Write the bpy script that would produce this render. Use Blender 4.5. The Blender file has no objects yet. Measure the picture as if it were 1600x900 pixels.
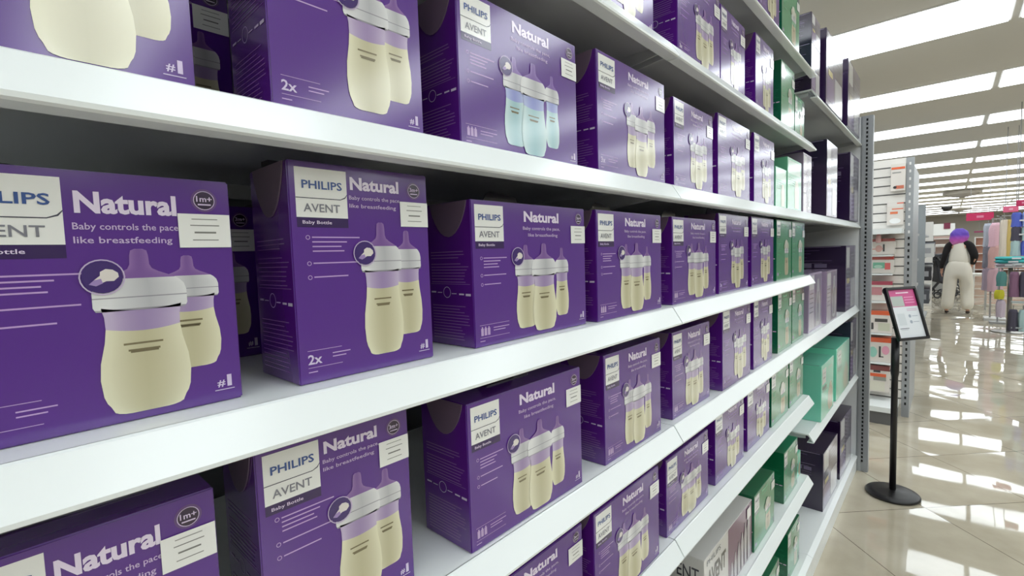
import bpy, bmesh, math, random
from mathutils import Vector, Matrix
random.seed(7)
S = bpy.context.scene
COL = S.collection
R = math.radians
EYE = 1.42            # camera height above the floor

# ------------------------------------------------------------------ camera
def make_camera():
    X = Vector((0.73696871, 0.0207785, -0.67560741))
    Y = Vector((0.67513608, -0.07096321, 0.73427209))
    Z = Vector((-0.0326862, -0.99726249, -0.06632598))
    # rows = image right / image down / view, columns = world axes
    right = Vector((X[0], Y[0], Z[0])); down = Vector((X[1], Y[1], Z[1])); fwd = Vector((X[2], Y[2], Z[2]))
    m = Matrix.Identity(4)
    for i in range(3):
        m[i][0] = right[i]; m[i][1] = -down[i]; m[i][2] = -fwd[i]
    m.translation = Vector((0, 0, EYE))
    c = bpy.data.cameras.new('camera'); c.sensor_width = 36; c.lens = 745.0 / 1600 * 36
    c.clip_start = 0.02; c.clip_end = 200
    o = bpy.data.objects.new('camera', c); COL.objects.link(o); o.matrix_world = m
    S.camera = o
make_camera()

# ------------------------------------------------------------------ world, exposure
w = bpy.data.worlds.new('world'); S.world = w; w.use_nodes = True
bg = w.node_tree.nodes['Background']; bg.inputs[0].default_value = (.9, .95, 1, 1); bg.inputs[1].default_value = 0.12
S.view_settings.view_transform = 'Standard'; S.view_settings.look = 'None'
S.view_settings.gamma = 1; S.view_settings.use_curve_mapping = False
S.view_settings.exposure = 0.0
LAMP = 4.3            # radiance of the ceiling panels
S.cycles.use_denoising = True
S.cycles.max_bounces = 8

# ------------------------------------------------------------------ helpers
def lin(c):
    return tuple(((v / 255) / 12.92 if v / 255 <= .04045 else ((v / 255 + .055) / 1.055) ** 2.4) for v in c)
MATS = {}
def mat(name, rgb=(200, 200, 200), rough=.5, metal=0, emit=0, attr=False, noise=0, nscale=20, coat=0, spec=.5, bump=0, bscale=60):
    if name in MATS: return MATS[name]
    m = bpy.data.materials.new(name); m.use_nodes = True
    nt = m.node_tree; b = nt.nodes['Principled BSDF']
    c = lin(rgb) + (1,)
    b.inputs['Base Color'].default_value = c
    b.inputs['Roughness'].default_value = rough
    b.inputs['Metallic'].default_value = metal
    b.inputs['Specular IOR Level'].default_value = spec
    if coat:
        b.inputs['Coat Weight'].default_value = coat; b.inputs['Coat Roughness'].default_value = .12
    if emit:
        b.inputs['Emission Color'].default_value = c; b.inputs['Emission Strength'].default_value = emit
    if attr:
        a = nt.nodes.new('ShaderNodeVertexColor'); a.layer_name = 'Col'
        nt.links.new(a.outputs[0], b.inputs['Base Color'])
    tc = None
    if noise:
        tc = nt.nodes.new('ShaderNodeTexCoord')
        n = nt.nodes.new('ShaderNodeTexNoise'); n.inputs['Scale'].default_value = nscale
        nt.links.new(tc.outputs['Object'], n.inputs['Vector'])
        mx = nt.nodes.new('ShaderNodeMix'); mx.data_type = 'RGBA'
        mx.inputs[6].default_value = c; mx.inputs[7].default_value = tuple(v * (1 - noise) for v in c[:3]) + (1,)
        nt.links.new(n.outputs['Fac'], mx.inputs[0]); nt.links.new(mx.outputs[2], b.inputs['Base Color'])
    if bump:
        tc = tc or nt.nodes.new('ShaderNodeTexCoord')
        n2 = nt.nodes.new('ShaderNodeTexNoise'); n2.inputs['Scale'].default_value = bscale; n2.inputs['Detail'].default_value = 1
        nt.links.new(tc.outputs['Object'], n2.inputs['Vector'])
        bp = nt.nodes.new('ShaderNodeBump'); bp.inputs['Strength'].default_value = bump; bp.inputs['Distance'].default_value = .01
        nt.links.new(n2.outputs['Fac'], bp.inputs['Height']); nt.links.new(bp.outputs[0], b.inputs['Normal']); nt.links.new(bp.outputs[0], b.inputs['Coat Normal'])
    MATS[name] = m
    return m

class MB:
    """collects polygons with a colour each, builds one mesh object"""
    def __init__(s): s.v = []; s.f = []; s.c = []; s.m = []
    def poly(s, pts, col=(255, 255, 255), mi=0):
        i = len(s.v); s.v += [tuple(p) for p in pts]; s.f.append(tuple(range(i, i + len(pts)))); s.c.append([col] * len(pts)); s.m.append(mi)
    def polyc(s, pts, cols):
        i = len(s.v); s.v += [tuple(p) for p in pts]; s.f.append(tuple(range(i, i + len(pts)))); s.c.append(cols); s.m.append(0)
    def box(s, a, b, col=(255, 255, 255), mi=0):
        x0, y0, z0 = [min(a[i], b[i]) for i in range(3)]; x1, y1, z1 = [max(a[i], b[i]) for i in range(3)]
        i = len(s.v)
        s.v += [(x0, y0, z0), (x1, y0, z0), (x1, y1, z0), (x0, y1, z0), (x0, y0, z1), (x1, y0, z1), (x1, y1, z1), (x0, y1, z1)]
        for f in ((0, 3, 2, 1), (4, 5, 6, 7), (0, 1, 5, 4), (1, 2, 6, 5), (2, 3, 7, 6), (3, 0, 4, 7)):
            s.f.append(tuple(i + k for k in f)); s.c.append([col] * 4); s.m.append(mi)
    def prism(s, prof, y0, y1, col=(255, 255, 255), axis=1, mi=0):
        """profile of (x,z) points (counter-clockwise) extruded along y"""
        n = len(prof); i = len(s.v)
        def P(a, b, t): return (a, t, b) if axis == 1 else ((t, a, b) if axis == 0 else (a, b, t))
        s.v += [P(a, b, y0) for a, b in prof] + [P(a, b, y1) for a, b in prof]
        s.f.append(tuple(i + k for k in range(n))); s.c.append([col] * n); s.m.append(mi)
        s.f.append(tuple(i + n + k for k in reversed(range(n)))); s.c.append([col] * n); s.m.append(mi)
        for k in range(n):
            l = (k + 1) % n
            s.f.append((i + k, i + n + k, i + n + l, i + l)); s.c.append([col] * 4); s.m.append(mi)
    def lathe(s, prof, cen=(0, 0, 0), n=24, col=(255, 255, 255), mi=0, cap=True):
        i = len(s.v)
        for r, z in prof:
            for k in range(n):
                a = 2 * math.pi * k / n; s.v.append((cen[0] + r * math.cos(a), cen[1] + r * math.sin(a), cen[2] + z))
        for j in range(len(prof) - 1):
            for k in range(n):
                l = (k + 1) % n
                s.f.append((i + j * n + k, i + j * n + l, i + (j + 1) * n + l, i + (j + 1) * n + k)); s.c.append([col] * 4); s.m.append(mi)
        if cap:
            s.f.append(tuple(i + k for k in reversed(range(n)))); s.c.append([col] * n); s.m.append(mi)
            b = i + (len(prof) - 1) * n
            s.f.append(tuple(b + k for k in range(n))); s.c.append([col] * n); s.m.append(mi)
    def mesh(s, name, mats, bevel=0, smooth=False, seg=2):
        me = bpy.data.meshes.new(name); me.from_pydata(s.v, [], s.f)
        ca = me.color_attributes.new('Col', 'FLOAT_COLOR', 'CORNER')
        k = 0; flat = []
        for cols in s.c:
            for c in cols: flat += list(lin(c)) + [1.0]
        ca.data.foreach_set('color', flat)
        for m in (mats if isinstance(mats, (list, tuple)) else [mats]): me.materials.append(m)
        me.polygons.foreach_set('material_index', s.m)
        if bevel:
            bm = bmesh.new(); bm.from_mesh(me)
            bmesh.ops.remove_doubles(bm, verts=bm.verts, dist=1e-5)
            bmesh.ops.bevel(bm, geom=[e for e in bm.edges if len(e.link_faces) == 2 and e.calc_face_angle(0) > .5], offset=bevel, segments=seg, affect='EDGES', clamp_overlap=True)
            bm.to_mesh(me); bm.free()
        if smooth: me.polygons.foreach_set('use_smooth', [True] * len(me.polygons))
        me.update(); return me

def link(name, me, parent=None, loc=None):
    o = bpy.data.objects.new(name, me); COL.objects.link(o)
    if parent: o.parent = parent
    if loc: o.location = loc
    return o
def tag(o, label=None, cat=None, group=None, kind=None):
    if label: o['label'] = label
    if cat: o['category'] = cat
    if group: o['group'] = group
    if kind: o['kind'] = kind
    return o
def thing(name, label, cat, loc=(0, 0, 0), rz=0, group=None):
    o = bpy.data.objects.new(name, None); o.empty_display_size = .05; COL.objects.link(o)
    o.location = loc; o.rotation_euler = (0, 0, rz)
    return tag(o, label, cat, group)
def struct(name, me, loc=None):
    return tag(link(name, me, None, loc), kind='structure')

# text outlines as flat meshes (cached)
_TX = {}
def text2d(s, bold=0.0):
    k = (s, bold)
    if k not in _TX:
        cu = bpy.data.curves.new('t', 'FONT'); cu.body = s; cu.size = 1; cu.offset = bold; cu.resolution_u = 2
        o = bpy.data.objects.new('t', cu); COL.objects.link(o)
        me = bpy.data.meshes.new_from_object(o.evaluated_get(bpy.context.evaluated_depsgraph_get()))
        vs = [(v.co.x, v.co.y) for v in me.vertices]; fs = [tuple(p.vertices) for p in me.polygons]
        bpy.data.objects.remove(o); bpy.data.curves.remove(cu); bpy.data.meshes.remove(me)
        xs = [v[0] for v in vs]; ys = [v[1] for v in vs]
        _TX[k] = (vs, fs, min(xs), max(xs), min(ys), max(ys))
    return _TX[k]

class Print:
    """flat printing on a face: u to the right, v down from the top, both in metres; layer = stacking order"""
    def __init__(s, T): s.mb = MB(); s.T = T
    def rect(s, u0, v0, u1, v1, col, L=1):
        s.mb.poly([s.T(u0, v1, L), s.T(u1, v1, L), s.T(u1, v0, L), s.T(u0, v0, L)], col)
    def disc(s, u, v, r, col, L=1, n=24, ru=None):
        ru = ru or r
        s.mb.poly([s.T(u + ru * math.cos(2 * math.pi * k / n), v - r * math.sin(2 * math.pi * k / n), L) for k in range(n)], col)
    def ring(s, u, v, r, t, col, L=1, n=24):
        for k in range(n):
            a = 2 * math.pi * k / n; b = 2 * math.pi * (k + 1) / n
            s.mb.poly([s.T(u + q * math.cos(t_), v - q * math.sin(t_), L) for q, t_ in ((r, a), (r, b), (r - t, b), (r - t, a))][::-1], col)
    def text(s, t, u0, v0, u1, v1, col, L=2, bold=0.0):
        vs, fs, x0, x1, y0, y1 = text2d(t, bold)
        i = len(s.mb.v)
        for x, y in vs: s.mb.v.append(tuple(s.T(u0 + (x - x0) / (x1 - x0) * (u1 - u0), v1 - (y - y0) / (y1 - y0) * (v1 - v0), L)))
        for f in fs: s.mb.f.append(tuple(i + q for q in f)); s.mb.c.append([col] * len(f)); s.mb.m.append(0)
    def shape(s, pts, col, L=1):
        s.mb.poly([s.T(u, v, L) for u, v in pts], col)
    def build(s, name, m, parent, label=None):
        o = link(name, s.mb.mesh(name, m), parent)
        if label: o['label'] = label
        return o

# ------------------------------------------------------------------ materials
M_CARTON = mat('glossy_printed_board', attr=True, rough=.2, spec=.8, bump=.05, bscale=6, coat=.6)
M_PRINT = mat('printed_ink', attr=True, rough=.2, spec=.8, bump=.05, bscale=6, coat=.6)
M_STICK = mat('clear_seal', (112, 94, 112), rough=.35)
M_WHITE = mat('white_powder_coat', (236, 240, 239), rough=.3, spec=.5)
M_RAIL = mat('white_rail_enamel', (238, 243, 242), rough=.22, spec=.5)
M_GREY = mat('grey_powder_coat', (92, 94, 97), rough=.45)
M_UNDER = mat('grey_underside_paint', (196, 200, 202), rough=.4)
M_UPR = mat('grey_upright_paint', (156, 159, 162), rough=.4, metal=0.1)
M_DARK = mat('dark_slot', (14, 14, 16), rough=.8)
M_BLK = mat('black_satin_metal', (22, 20, 22), rough=.35)
M_ATTR = mat('painted_surface', attr=True, rough=.5)
M_CLOTH = mat('woven_fabric', attr=True, rough=.85, bump=.3, bscale=40)
M_LAMP = mat('lamp_diffuser', (242, 250, 255), rough=.6, emit=LAMP)
M_CHROME = mat('brushed_steel', (150, 148, 143), rough=.3, metal=.8)

# ------------------------------------------------------------------ room shell
def floor_mat():
    m = bpy.data.materials.new('polished_floor_tiles'); m.use_nodes = True
    nt = m.node_tree; N = nt.nodes; Lk = nt.links; b = N['Principled BSDF']
    tc = N.new('ShaderNodeTexCoord'); mp = N.new('ShaderNodeMapping')
    mp.inputs['Rotation'].default_value = (0, 0, R(45)); Lk.new(tc.outputs['Object'], mp.inputs['Vector'])
    # rotated +45: x' = (x-y)/sqrt2, y' = (x+y)/sqrt2
    sp = N.new('ShaderNodeSeparateXYZ'); Lk.new(mp.outputs[0], sp.inputs[0])
    def line(src, off):
        a = N.new('ShaderNodeMath'); a.operation = 'ADD'; a.inputs[1].default_value = off; Lk.new(src, a.inputs[0])
        p = N.new('ShaderNodeMath'); p.operation = 'PINGPONG'; p.inputs[1].default_value = .3; Lk.new(a.outputs[0], p.inputs[0])
        l = N.new('ShaderNodeMath'); l.operation = 'LESS_THAN'; l.inputs[1].default_value = .0019; Lk.new(p.outputs[0], l.inputs[0])
        return l.outputs[0]
    l1 = line(sp.outputs[0], 2.38 + 6); l2 = line(sp.outputs[1], -1.68 + 6)
    mx = N.new('ShaderNodeMath'); mx.operation = 'MAXIMUM'; Lk.new(l1, mx.inputs[0]); Lk.new(l2, mx.inputs[1])
    nz = N.new('ShaderNodeTexNoise'); nz.inputs['Scale'].default_value = 3.5; nz.inputs['Detail'].default_value = 5; Lk.new(tc.outputs['Object'], nz.inputs['Vector'])
    rp = N.new('ShaderNodeValToRGB'); rp.color_ramp.elements[0].position = .35; rp.color_ramp.elements[1].position = .7
    rp.color_ramp.elements[0].color = lin((176, 166, 146)) + (1,); rp.color_ramp.elements[1].color = lin((196, 187, 168)) + (1,)
    Lk.new(nz.outputs['Fac'], rp.inputs[0])
    c = N.new('ShaderNodeMix'); c.data_type = 'RGBA'; c.inputs[7].default_value = lin((95, 86, 74)) + (1,)
    Lk.new(mx.outputs[0], c.inputs[0]); Lk.new(rp.outputs[0], c.inputs[6]); Lk.new(c.outputs[2], b.inputs['Base Color'])
    b.inputs['Roughness'].default_value = .03
    b.inputs['IOR'].default_value = 1.6
    n2 = N.new('ShaderNodeTexNoise'); n2.inputs['Scale'].default_value = 2.2; n2.inputs['Detail'].default_value = 1; Lk.new(mp.outputs[0], n2.inputs['Vector'])
    # each tile lies at a slightly different tilt
    sn = N.new('ShaderNodeVectorMath'); sn.operation = 'SNAP'; sn.inputs[1].default_value = (.6, .6, 10)
    of = N.new('ShaderNodeVectorMath'); of.operation = 'ADD'; of.inputs[1].default_value = (2.38 + 6, -1.68 + 6, 0)
    Lk.new(mp.outputs[0], of.inputs[0]); Lk.new(of.outputs[0], sn.inputs[0])
    wn = N.new('ShaderNodeTexWhiteNoise'); Lk.new(sn.outputs[0], wn.inputs['Vector'])
    sb = N.new('ShaderNodeVectorMath'); sb.operation = 'SUBTRACT'; sb.inputs[1].default_value = (.5, .5, .5); Lk.new(wn.outputs['Color'], sb.inputs[0])
    ml = N.new('ShaderNodeVectorMath'); ml.operation = 'MULTIPLY'; ml.inputs[1].default_value = (.018, .018, 0); Lk.new(sb.outputs[0], ml.inputs[0])
    bp = N.new('ShaderNodeBump'); bp.inputs['Strength'].default_value = .12; bp.inputs['Distance'].default_value = .02
    Lk.new(n2.outputs['Fac'], bp.inputs['Height'])
    ad = N.new('ShaderNodeVectorMath'); ad.operation = 'ADD'; Lk.new(bp.outputs[0], ad.inputs[0]); Lk.new(ml.outputs[0], ad.inputs[1])
    nm = N.new('ShaderNodeVectorMath'); nm.operation = 'NORMALIZE'; Lk.new(ad.outputs[0], nm.inputs[0])
    Lk.new(nm.outputs[0], b.inputs['Normal'])
    return m
XL, XR, YF, YB, CZ = -9.0, 10.0, -5.0, 36.5, EYE + 1.46
b = MB(); b.box((XL, YF, -.1), (XR, YB, 0)); struct('floor', b.mesh('floor', floor_mat()))
M_CEIL = mat('ceiling_board', (214, 211, 204), rough=.9, noise=.04, nscale=.6)
M_WALL = mat('store_wall_paint', (196, 192, 182), rough=.85, noise=.05, nscale=1.5)
b = MB(); b.box((XL, YF, CZ), (XR, YB, CZ + .1)); struct('ceiling', b.mesh('ceiling', M_CEIL))
b = MB(); b.box((XL - .1, YF, 0), (XL, YB, CZ)); struct('wall_left', b.mesh('wall', M_WALL))
b = MB(); b.box((XR, YF, 0), (XR + .1, YB, CZ)); struct('wall_right', b.mesh('wall', M_WALL))
b = MB(); b.box((XL, YB, 0), (XR, YB + .1, CZ)); struct('wall_back', b.mesh('wall', M_WALL))
b = MB(); b.box((XL, YF - .1, 0), (XR, YF, CZ)); struct('wall_front', b.mesh('wall', M_WALL))

# ------------------------------------------------------------------ ceiling lights
LX0, LLEN, LGAP = .283, 1.30, .05        # gap centre on x, panel length
PITCH, LW, LY0 = 1.913, .59, 4.073
def lamp_mesh():
    d = MB(); d.box((-LLEN / 2 + .006, .006, -.016), (LLEN / 2 - .006, LW - .006, -.002))
    f = MB()
    f.box((-LLEN / 2 - .008, -.008, -.008), (LLEN / 2 + .008, .006, 0)); f.box((-LLEN / 2 - .008, LW - .006, -.008), (LLEN / 2 + .008, LW + .008, 0))
    f.box((-LLEN / 2 - .008, .006, -.008), (-LLEN / 2 + .006, LW - .006, 0)); f.box((LLEN / 2 - .006, .006, -.008), (LLEN / 2 + .008, LW - .006, 0))
    return d.mesh('diffuser', M_LAMP), f.mesh('frame', M_ATTR)
dm, fm = lamp_mesh()
ordn = ['nearest', 'second', 'third', 'fourth', 'fifth', 'sixth', 'seventh', 'eighth', 'ninth', 'tenth', 'eleventh', 'twelfth', 'thirteenth', 'fourteenth', 'fifteenth', 'sixteenth', 'seventeenth', 'eighteenth']
for k in range(-4, 16):
    y = LY0 + k * PITCH
    for j in range(-3, 5):
        xc = LX0 + (j + .5) * (LLEN + LGAP)
        side = 'left of' if j < 0 else 'right of'
        n = abs(j) if j < 0 else j + 1
        if k < 0: lb = 'overhead ceiling light, %s row back, %s panel %s the dividing strip' % (ordn[-k - 1], ordn[n - 1], side)
        else: lb = 'white ceiling light, %s row ahead, %s panel %s the dividing strip' % (ordn[k], ordn[n - 1], side)
        t = thing('ceiling_light', lb, 'ceiling light', (xc, y, CZ), 0, 'ceiling light panels')
        link('diffuser', dm, t); link('frame', fm, t)

# round ceiling air diffusers and camera dome
def air_vent(x, y, r, lb):
    t = thing('ceiling_vent', lb, 'vent', (x, y, CZ - .018), 0, 'round ceiling air vents')
    v = MB(); v.lathe([(r, 0), (r, -.06), (r * .93, -.09), (r * .93, 0)], n=28, col=(196, 192, 186), cap=False)
    link('rim', v.mesh('rim', M_ATTR), t)
    v = MB()
    for q in (.85, .62, .4, .18):
        v.lathe([(r * q, -.02), (r * q * .82, -.12 - .08 * (1 - q)), (r * q * .74, -.12 - .08 * (1 - q)), (r * q * .9, -.005)], n=28, col=(178, 172, 166), cap=False)
    link('cone', v.mesh('cone', M_ATTR, smooth=True), t)
air_vent(.22, 19.0, .42, 'large round ceiling air vent over the aisle, nearer the camera')
air_vent(.24, 27.6, .42, 'round ceiling air vent over the aisle, farther toward the back')
t = thing('security_camera', 'small black dome camera under the far ceiling lights over the aisle', 'security camera', (-.13, 25.9, CZ - .017))
v = MB(); v.lathe([(.20, -.04), (.22, 0)], n=20, col=(170, 168, 162)); link('mount_ring', v.mesh('mount', M_ATTR), t)
v = MB(); v.lathe([(.02, -.21), (.09, -.195), (.14, -.15), (.165, -.10), (.17, -.04)], n=24, col=(16, 16, 18)); link('dome', v.mesh('dome', M_BLK, smooth=True), t)

# ------------------------------------------------------------------ shelving
XB = -.86
BAYS = [(-.37, .955, 'nearest bay'), (.955, 2.28, 'middle bay'), (2.28, 3.605, 'far bay')]
SH = dict(T=.71, A=.42, B=.137, C=-.117, D=-.370, E=-.622, F=-.968)
SH3 = dict(A3=.633, B3=.137, D3=-.372, E3=-.792)
NAMES = dict(T='topmost shelf', A='second shelf from the top', B='third shelf from the top', C='fourth shelf from the top',
             D='fifth shelf from the top', E='sixth shelf from the top', F='seventh shelf from the top',
             A3='highest shelf', B3='second shelf down', D3='third shelf down', E3='lowest shelf above the deck')
def metal_shelf(z, y0, y1, label):
    """z = world height of the top; origin at its left rear corner"""
    t = thing('metal_shelf', label, 'shelf', (XB, y0, z), 0, 'white metal shelves')
    L = y1 - y0; fr = -.426 - XB
    g = .0017
    s = MB(); s.box((.004, g, -.006), (fr, L - g, 0), mi=0)
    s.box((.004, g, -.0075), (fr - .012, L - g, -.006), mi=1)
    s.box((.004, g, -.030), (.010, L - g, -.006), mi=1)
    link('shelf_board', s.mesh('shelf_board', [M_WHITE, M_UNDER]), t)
    s = MB()
    s.prism([(fr - .001, 0), (fr, 0), (fr + .0025, -.0015), (fr + .0215, -.031), (fr + .021, -.0345), (fr + .018, -.036), (fr - .004, -.036), (fr - .004, -.033), (fr + .0165, -.033), (fr - .001, -.006)][::-1], g, L - g)
    link('price_rail', s.mesh('price_rail', M_RAIL), t)
    for yy in (.012, L - .016):
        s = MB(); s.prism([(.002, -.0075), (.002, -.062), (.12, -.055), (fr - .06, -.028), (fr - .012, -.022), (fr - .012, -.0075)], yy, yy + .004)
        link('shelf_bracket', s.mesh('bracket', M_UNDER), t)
    return t
for bi, (y0, y1, bn) in enumerate(BAYS[:2]):
    for k, z in SH.items():
        metal_shelf(EYE + z, y0, y1, 'white metal shelf, %s, in the %s' % (NAMES[k], bn))
for k, z in SH3.items():
    metal_shelf(EYE + z, BAYS[2][0], BAYS[2][1], 'white metal shelf, %s in the far bay by the grey post' % NAMES[k])
DECK = EYE - 1.32
for y0, y1, bn in BAYS:
    t = thing('base_deck', 'white bottom deck of the %s, resting on the tiled floor' % bn, 'shelf', (XB, y0, 0), 0, 'white bottom decks')
    s = MB(); s.prism([(0, DECK - .02), (-.405 - XB, DECK - .02), (-.405 - XB, DECK - .008), (-.425 - XB, DECK), (0, DECK)], .001, y1 - y0 - .001)
    link('deck_board', s.mesh('deck_board', M_WHITE), t)
    s = MB(); s.box((-.42 - XB, .001, 0), (-.408 - XB, y1 - y0 - .001, DECK - .02)); link('kick_plate', s.mesh('kick', M_WHITE), t)
    s = MB(); s.box((.02, .01, 0), (.06, y1 - y0 - .01, DECK - .02)); link('rear_foot', s.mesh('foot', M_GREY), t)
# frame: back panels and uprights
t = thing('gondola', 'grey metal back frame and uprights carrying the white shelves of cartons', 'shelving', (XB - .03, -.37, 0))
TOP3 = 2.19
for i, (y0, y1, bn) in enumerate(BAYS):
    zt = CZ - .35 if i < 2 else TOP3
    s = MB(); s.box((-.005, y0 + .37 + .02, .02), (.012, y1 + .37 - .02, zt)); link('back_panel', s.mesh('back_panel', M_GREY), t)
for i, y in enumerate((-.37, .955, 2.28, 3.59)):
    zt = CZ - .33 if i < 2 else TOP3
    s = MB(); s.box((-.03, y + .37 - .018, 0), (.026, y + .37 + .018, zt))
    n = int(zt / .05)
    for q in range(2, n): s.box((.0262, y + .37 - .008, q * .05), (.027, y + .37 - .003, q * .05 + .03), mi=1); s.box((.0262, y + .37 + .003, q * .05), (.027, y + .37 + .008, q * .05 + .03), mi=1)
    link('upright', s.mesh('upright', [M_UPR, M_DARK]), t)

def slotted_post(parent, x0, x1, y0, y1, zt, slotx=None):
    """post with a column of punched slots on its face toward -Y"""
    s = MB(); s.box((x0, y0, 0), (x1, y1, zt)); xm = slotx if slotx is not None else (x0 + x1) / 2
    s.box((x0 + .006, y0 - .004, 0), (xm - .007, y0, zt)); s.box((xm + .007, y0 - .004, 0), (x1 - .004, y0, zt))
    z = .06
    while z < zt - .02:
        s.box((xm - .0045, y0 - .0012, z), (xm + .0045, y0 + .001, z + .014), mi=1); z += .025
    return link('slotted_post', s.mesh('post', [M_UPR, M_DARK]), parent)
t = thing('end_post_unit', 'grey slotted end post and side panel closing the far bay of cartons', 'shelving', (0, 3.606, 0))
s = MB(); s.box((XB, .004, 0), (-.412, .03, TOP3)); link('side_panel', s.mesh('side_panel', mat('side_panel_paint', (236, 238, 240), rough=.5)), t)
slotted_post(t, -.411, -.352, 0, .05, TOP3)

# ------------------------------------------------------------------ cartons
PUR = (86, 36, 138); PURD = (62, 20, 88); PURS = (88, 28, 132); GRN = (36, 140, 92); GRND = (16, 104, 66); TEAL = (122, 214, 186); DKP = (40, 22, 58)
MAUVE = (196, 160, 214)
CREAM = ((206, 201, 158), (228, 224, 186)); 
BOT = [(0, .20), (.003, .27), (.010, .33), (.020, .37), (.035, .405), (.06, .438), (.10, .465), (.20, .485), (.30, .47), (.42, .415), (.50, .395), (.57, .40), (.628, .425),
       (.63, .475), (.655, .5), (.74, .5), (.78, .475), (.805, .43), (.822, .38), (.84, .30), (.86, .20), (.88, .13), (.905, .105), (.96, .098), (.99, .085), (1.0, .04)]
def mixc(a, b, t): return tuple(a[i] + (b[i] - a[i]) * t for i in range(3))
def bottle_picture(parent, T, uc, vb, vt, wd, scheme, L):
    """printed picture of a feeding bottle, its print colour running across its width"""
    H = vb - vt; mb = MB(); NC = 12
    milk = dict(cream=((228, 224, 194), (186, 179, 144)), blue=((200, 222, 222), (150, 190, 196)), beige=((196, 186, 156), (176, 160, 128)))[scheme]
    clear = dict(cream=((196, 180, 208), (150, 128, 172)), blue=((180, 190, 226), (138, 146, 206)), beige=((150, 190, 160), (110, 168, 136)))[scheme]
    cap = ((226, 226, 226), (176, 176, 180)); tip = dict(cream=((142, 106, 168), (118, 80, 148)), blue=((140, 110, 180), (120, 86, 160)), beige=((120, 180, 140), (90, 160, 120)))[scheme]
    def col(t, u):
        z = milk if t < .50 else clear if t < .628 else cap if t < .822 else tip
        s = abs(u) ** 1.5
        s = s if u < 0 else .9 * s
        if z is cap: s = abs(u - .15)
        c = mixc(z[1], z[0], min(1, .15 + s))
        if .628 < t < .640 or (.705 < t < .712): c = mixc(c, (120, 116, 126), .6)
        return c
    lv = sorted(set([b[0] for b in BOT] + [.15, .25, .36, .46, .4999, .5001, .6281, .6399, .6401, .705, .712, .8199, .8225, .93]))
    def hw(t):
        for (a, ra), (b_, rb) in zip(BOT, BOT[1:]):
            if a <= t <= b_: return ra + (rb - ra) * (t - a) / (b_ - a + 1e-9)
        return .03
    for t0, t1 in zip(lv, lv[1:]):
        tm = (t0 + t1) / 2
        for k in range(NC):
            a = -1 + 2 * k / NC; b_ = -1 + 2 * (k + 1) / NC
            h0, h1 = hw(t0) * wd, hw(t1) * wd
            sag = .05 if t0 < .6 else .0
            def P(u, t, h): return T(uc + u * h, vb - t * H - sag * wd * (u * u) * (1 if t > .02 else 0), L)
            mb.polyc([P(a, t0, h0), P(b_, t0, h0), P(b_, t1, h1), P(a, t1, h1)], [col(tm, a), col(tm, b_), col(tm, b_), col(tm, a)])
    for tt, q in ((.425, .42), (.385, .34), (.375, .3)):
        for a in range(1):
            mb.poly([T(uc - q * wd * .55, vb - tt * H + .0009, L + 1), T(uc + q * wd * .45, vb - tt * H + .0009, L + 1), T(uc + q * wd * .45, vb - tt * H - .0006, L + 1), T(uc - q * wd * .55, vb - tt * H - .0006, L + 1)], (122, 112, 84))
    link('bottle_picture', mb.mesh('bottle_picture', M_PRINT), parent)

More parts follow.
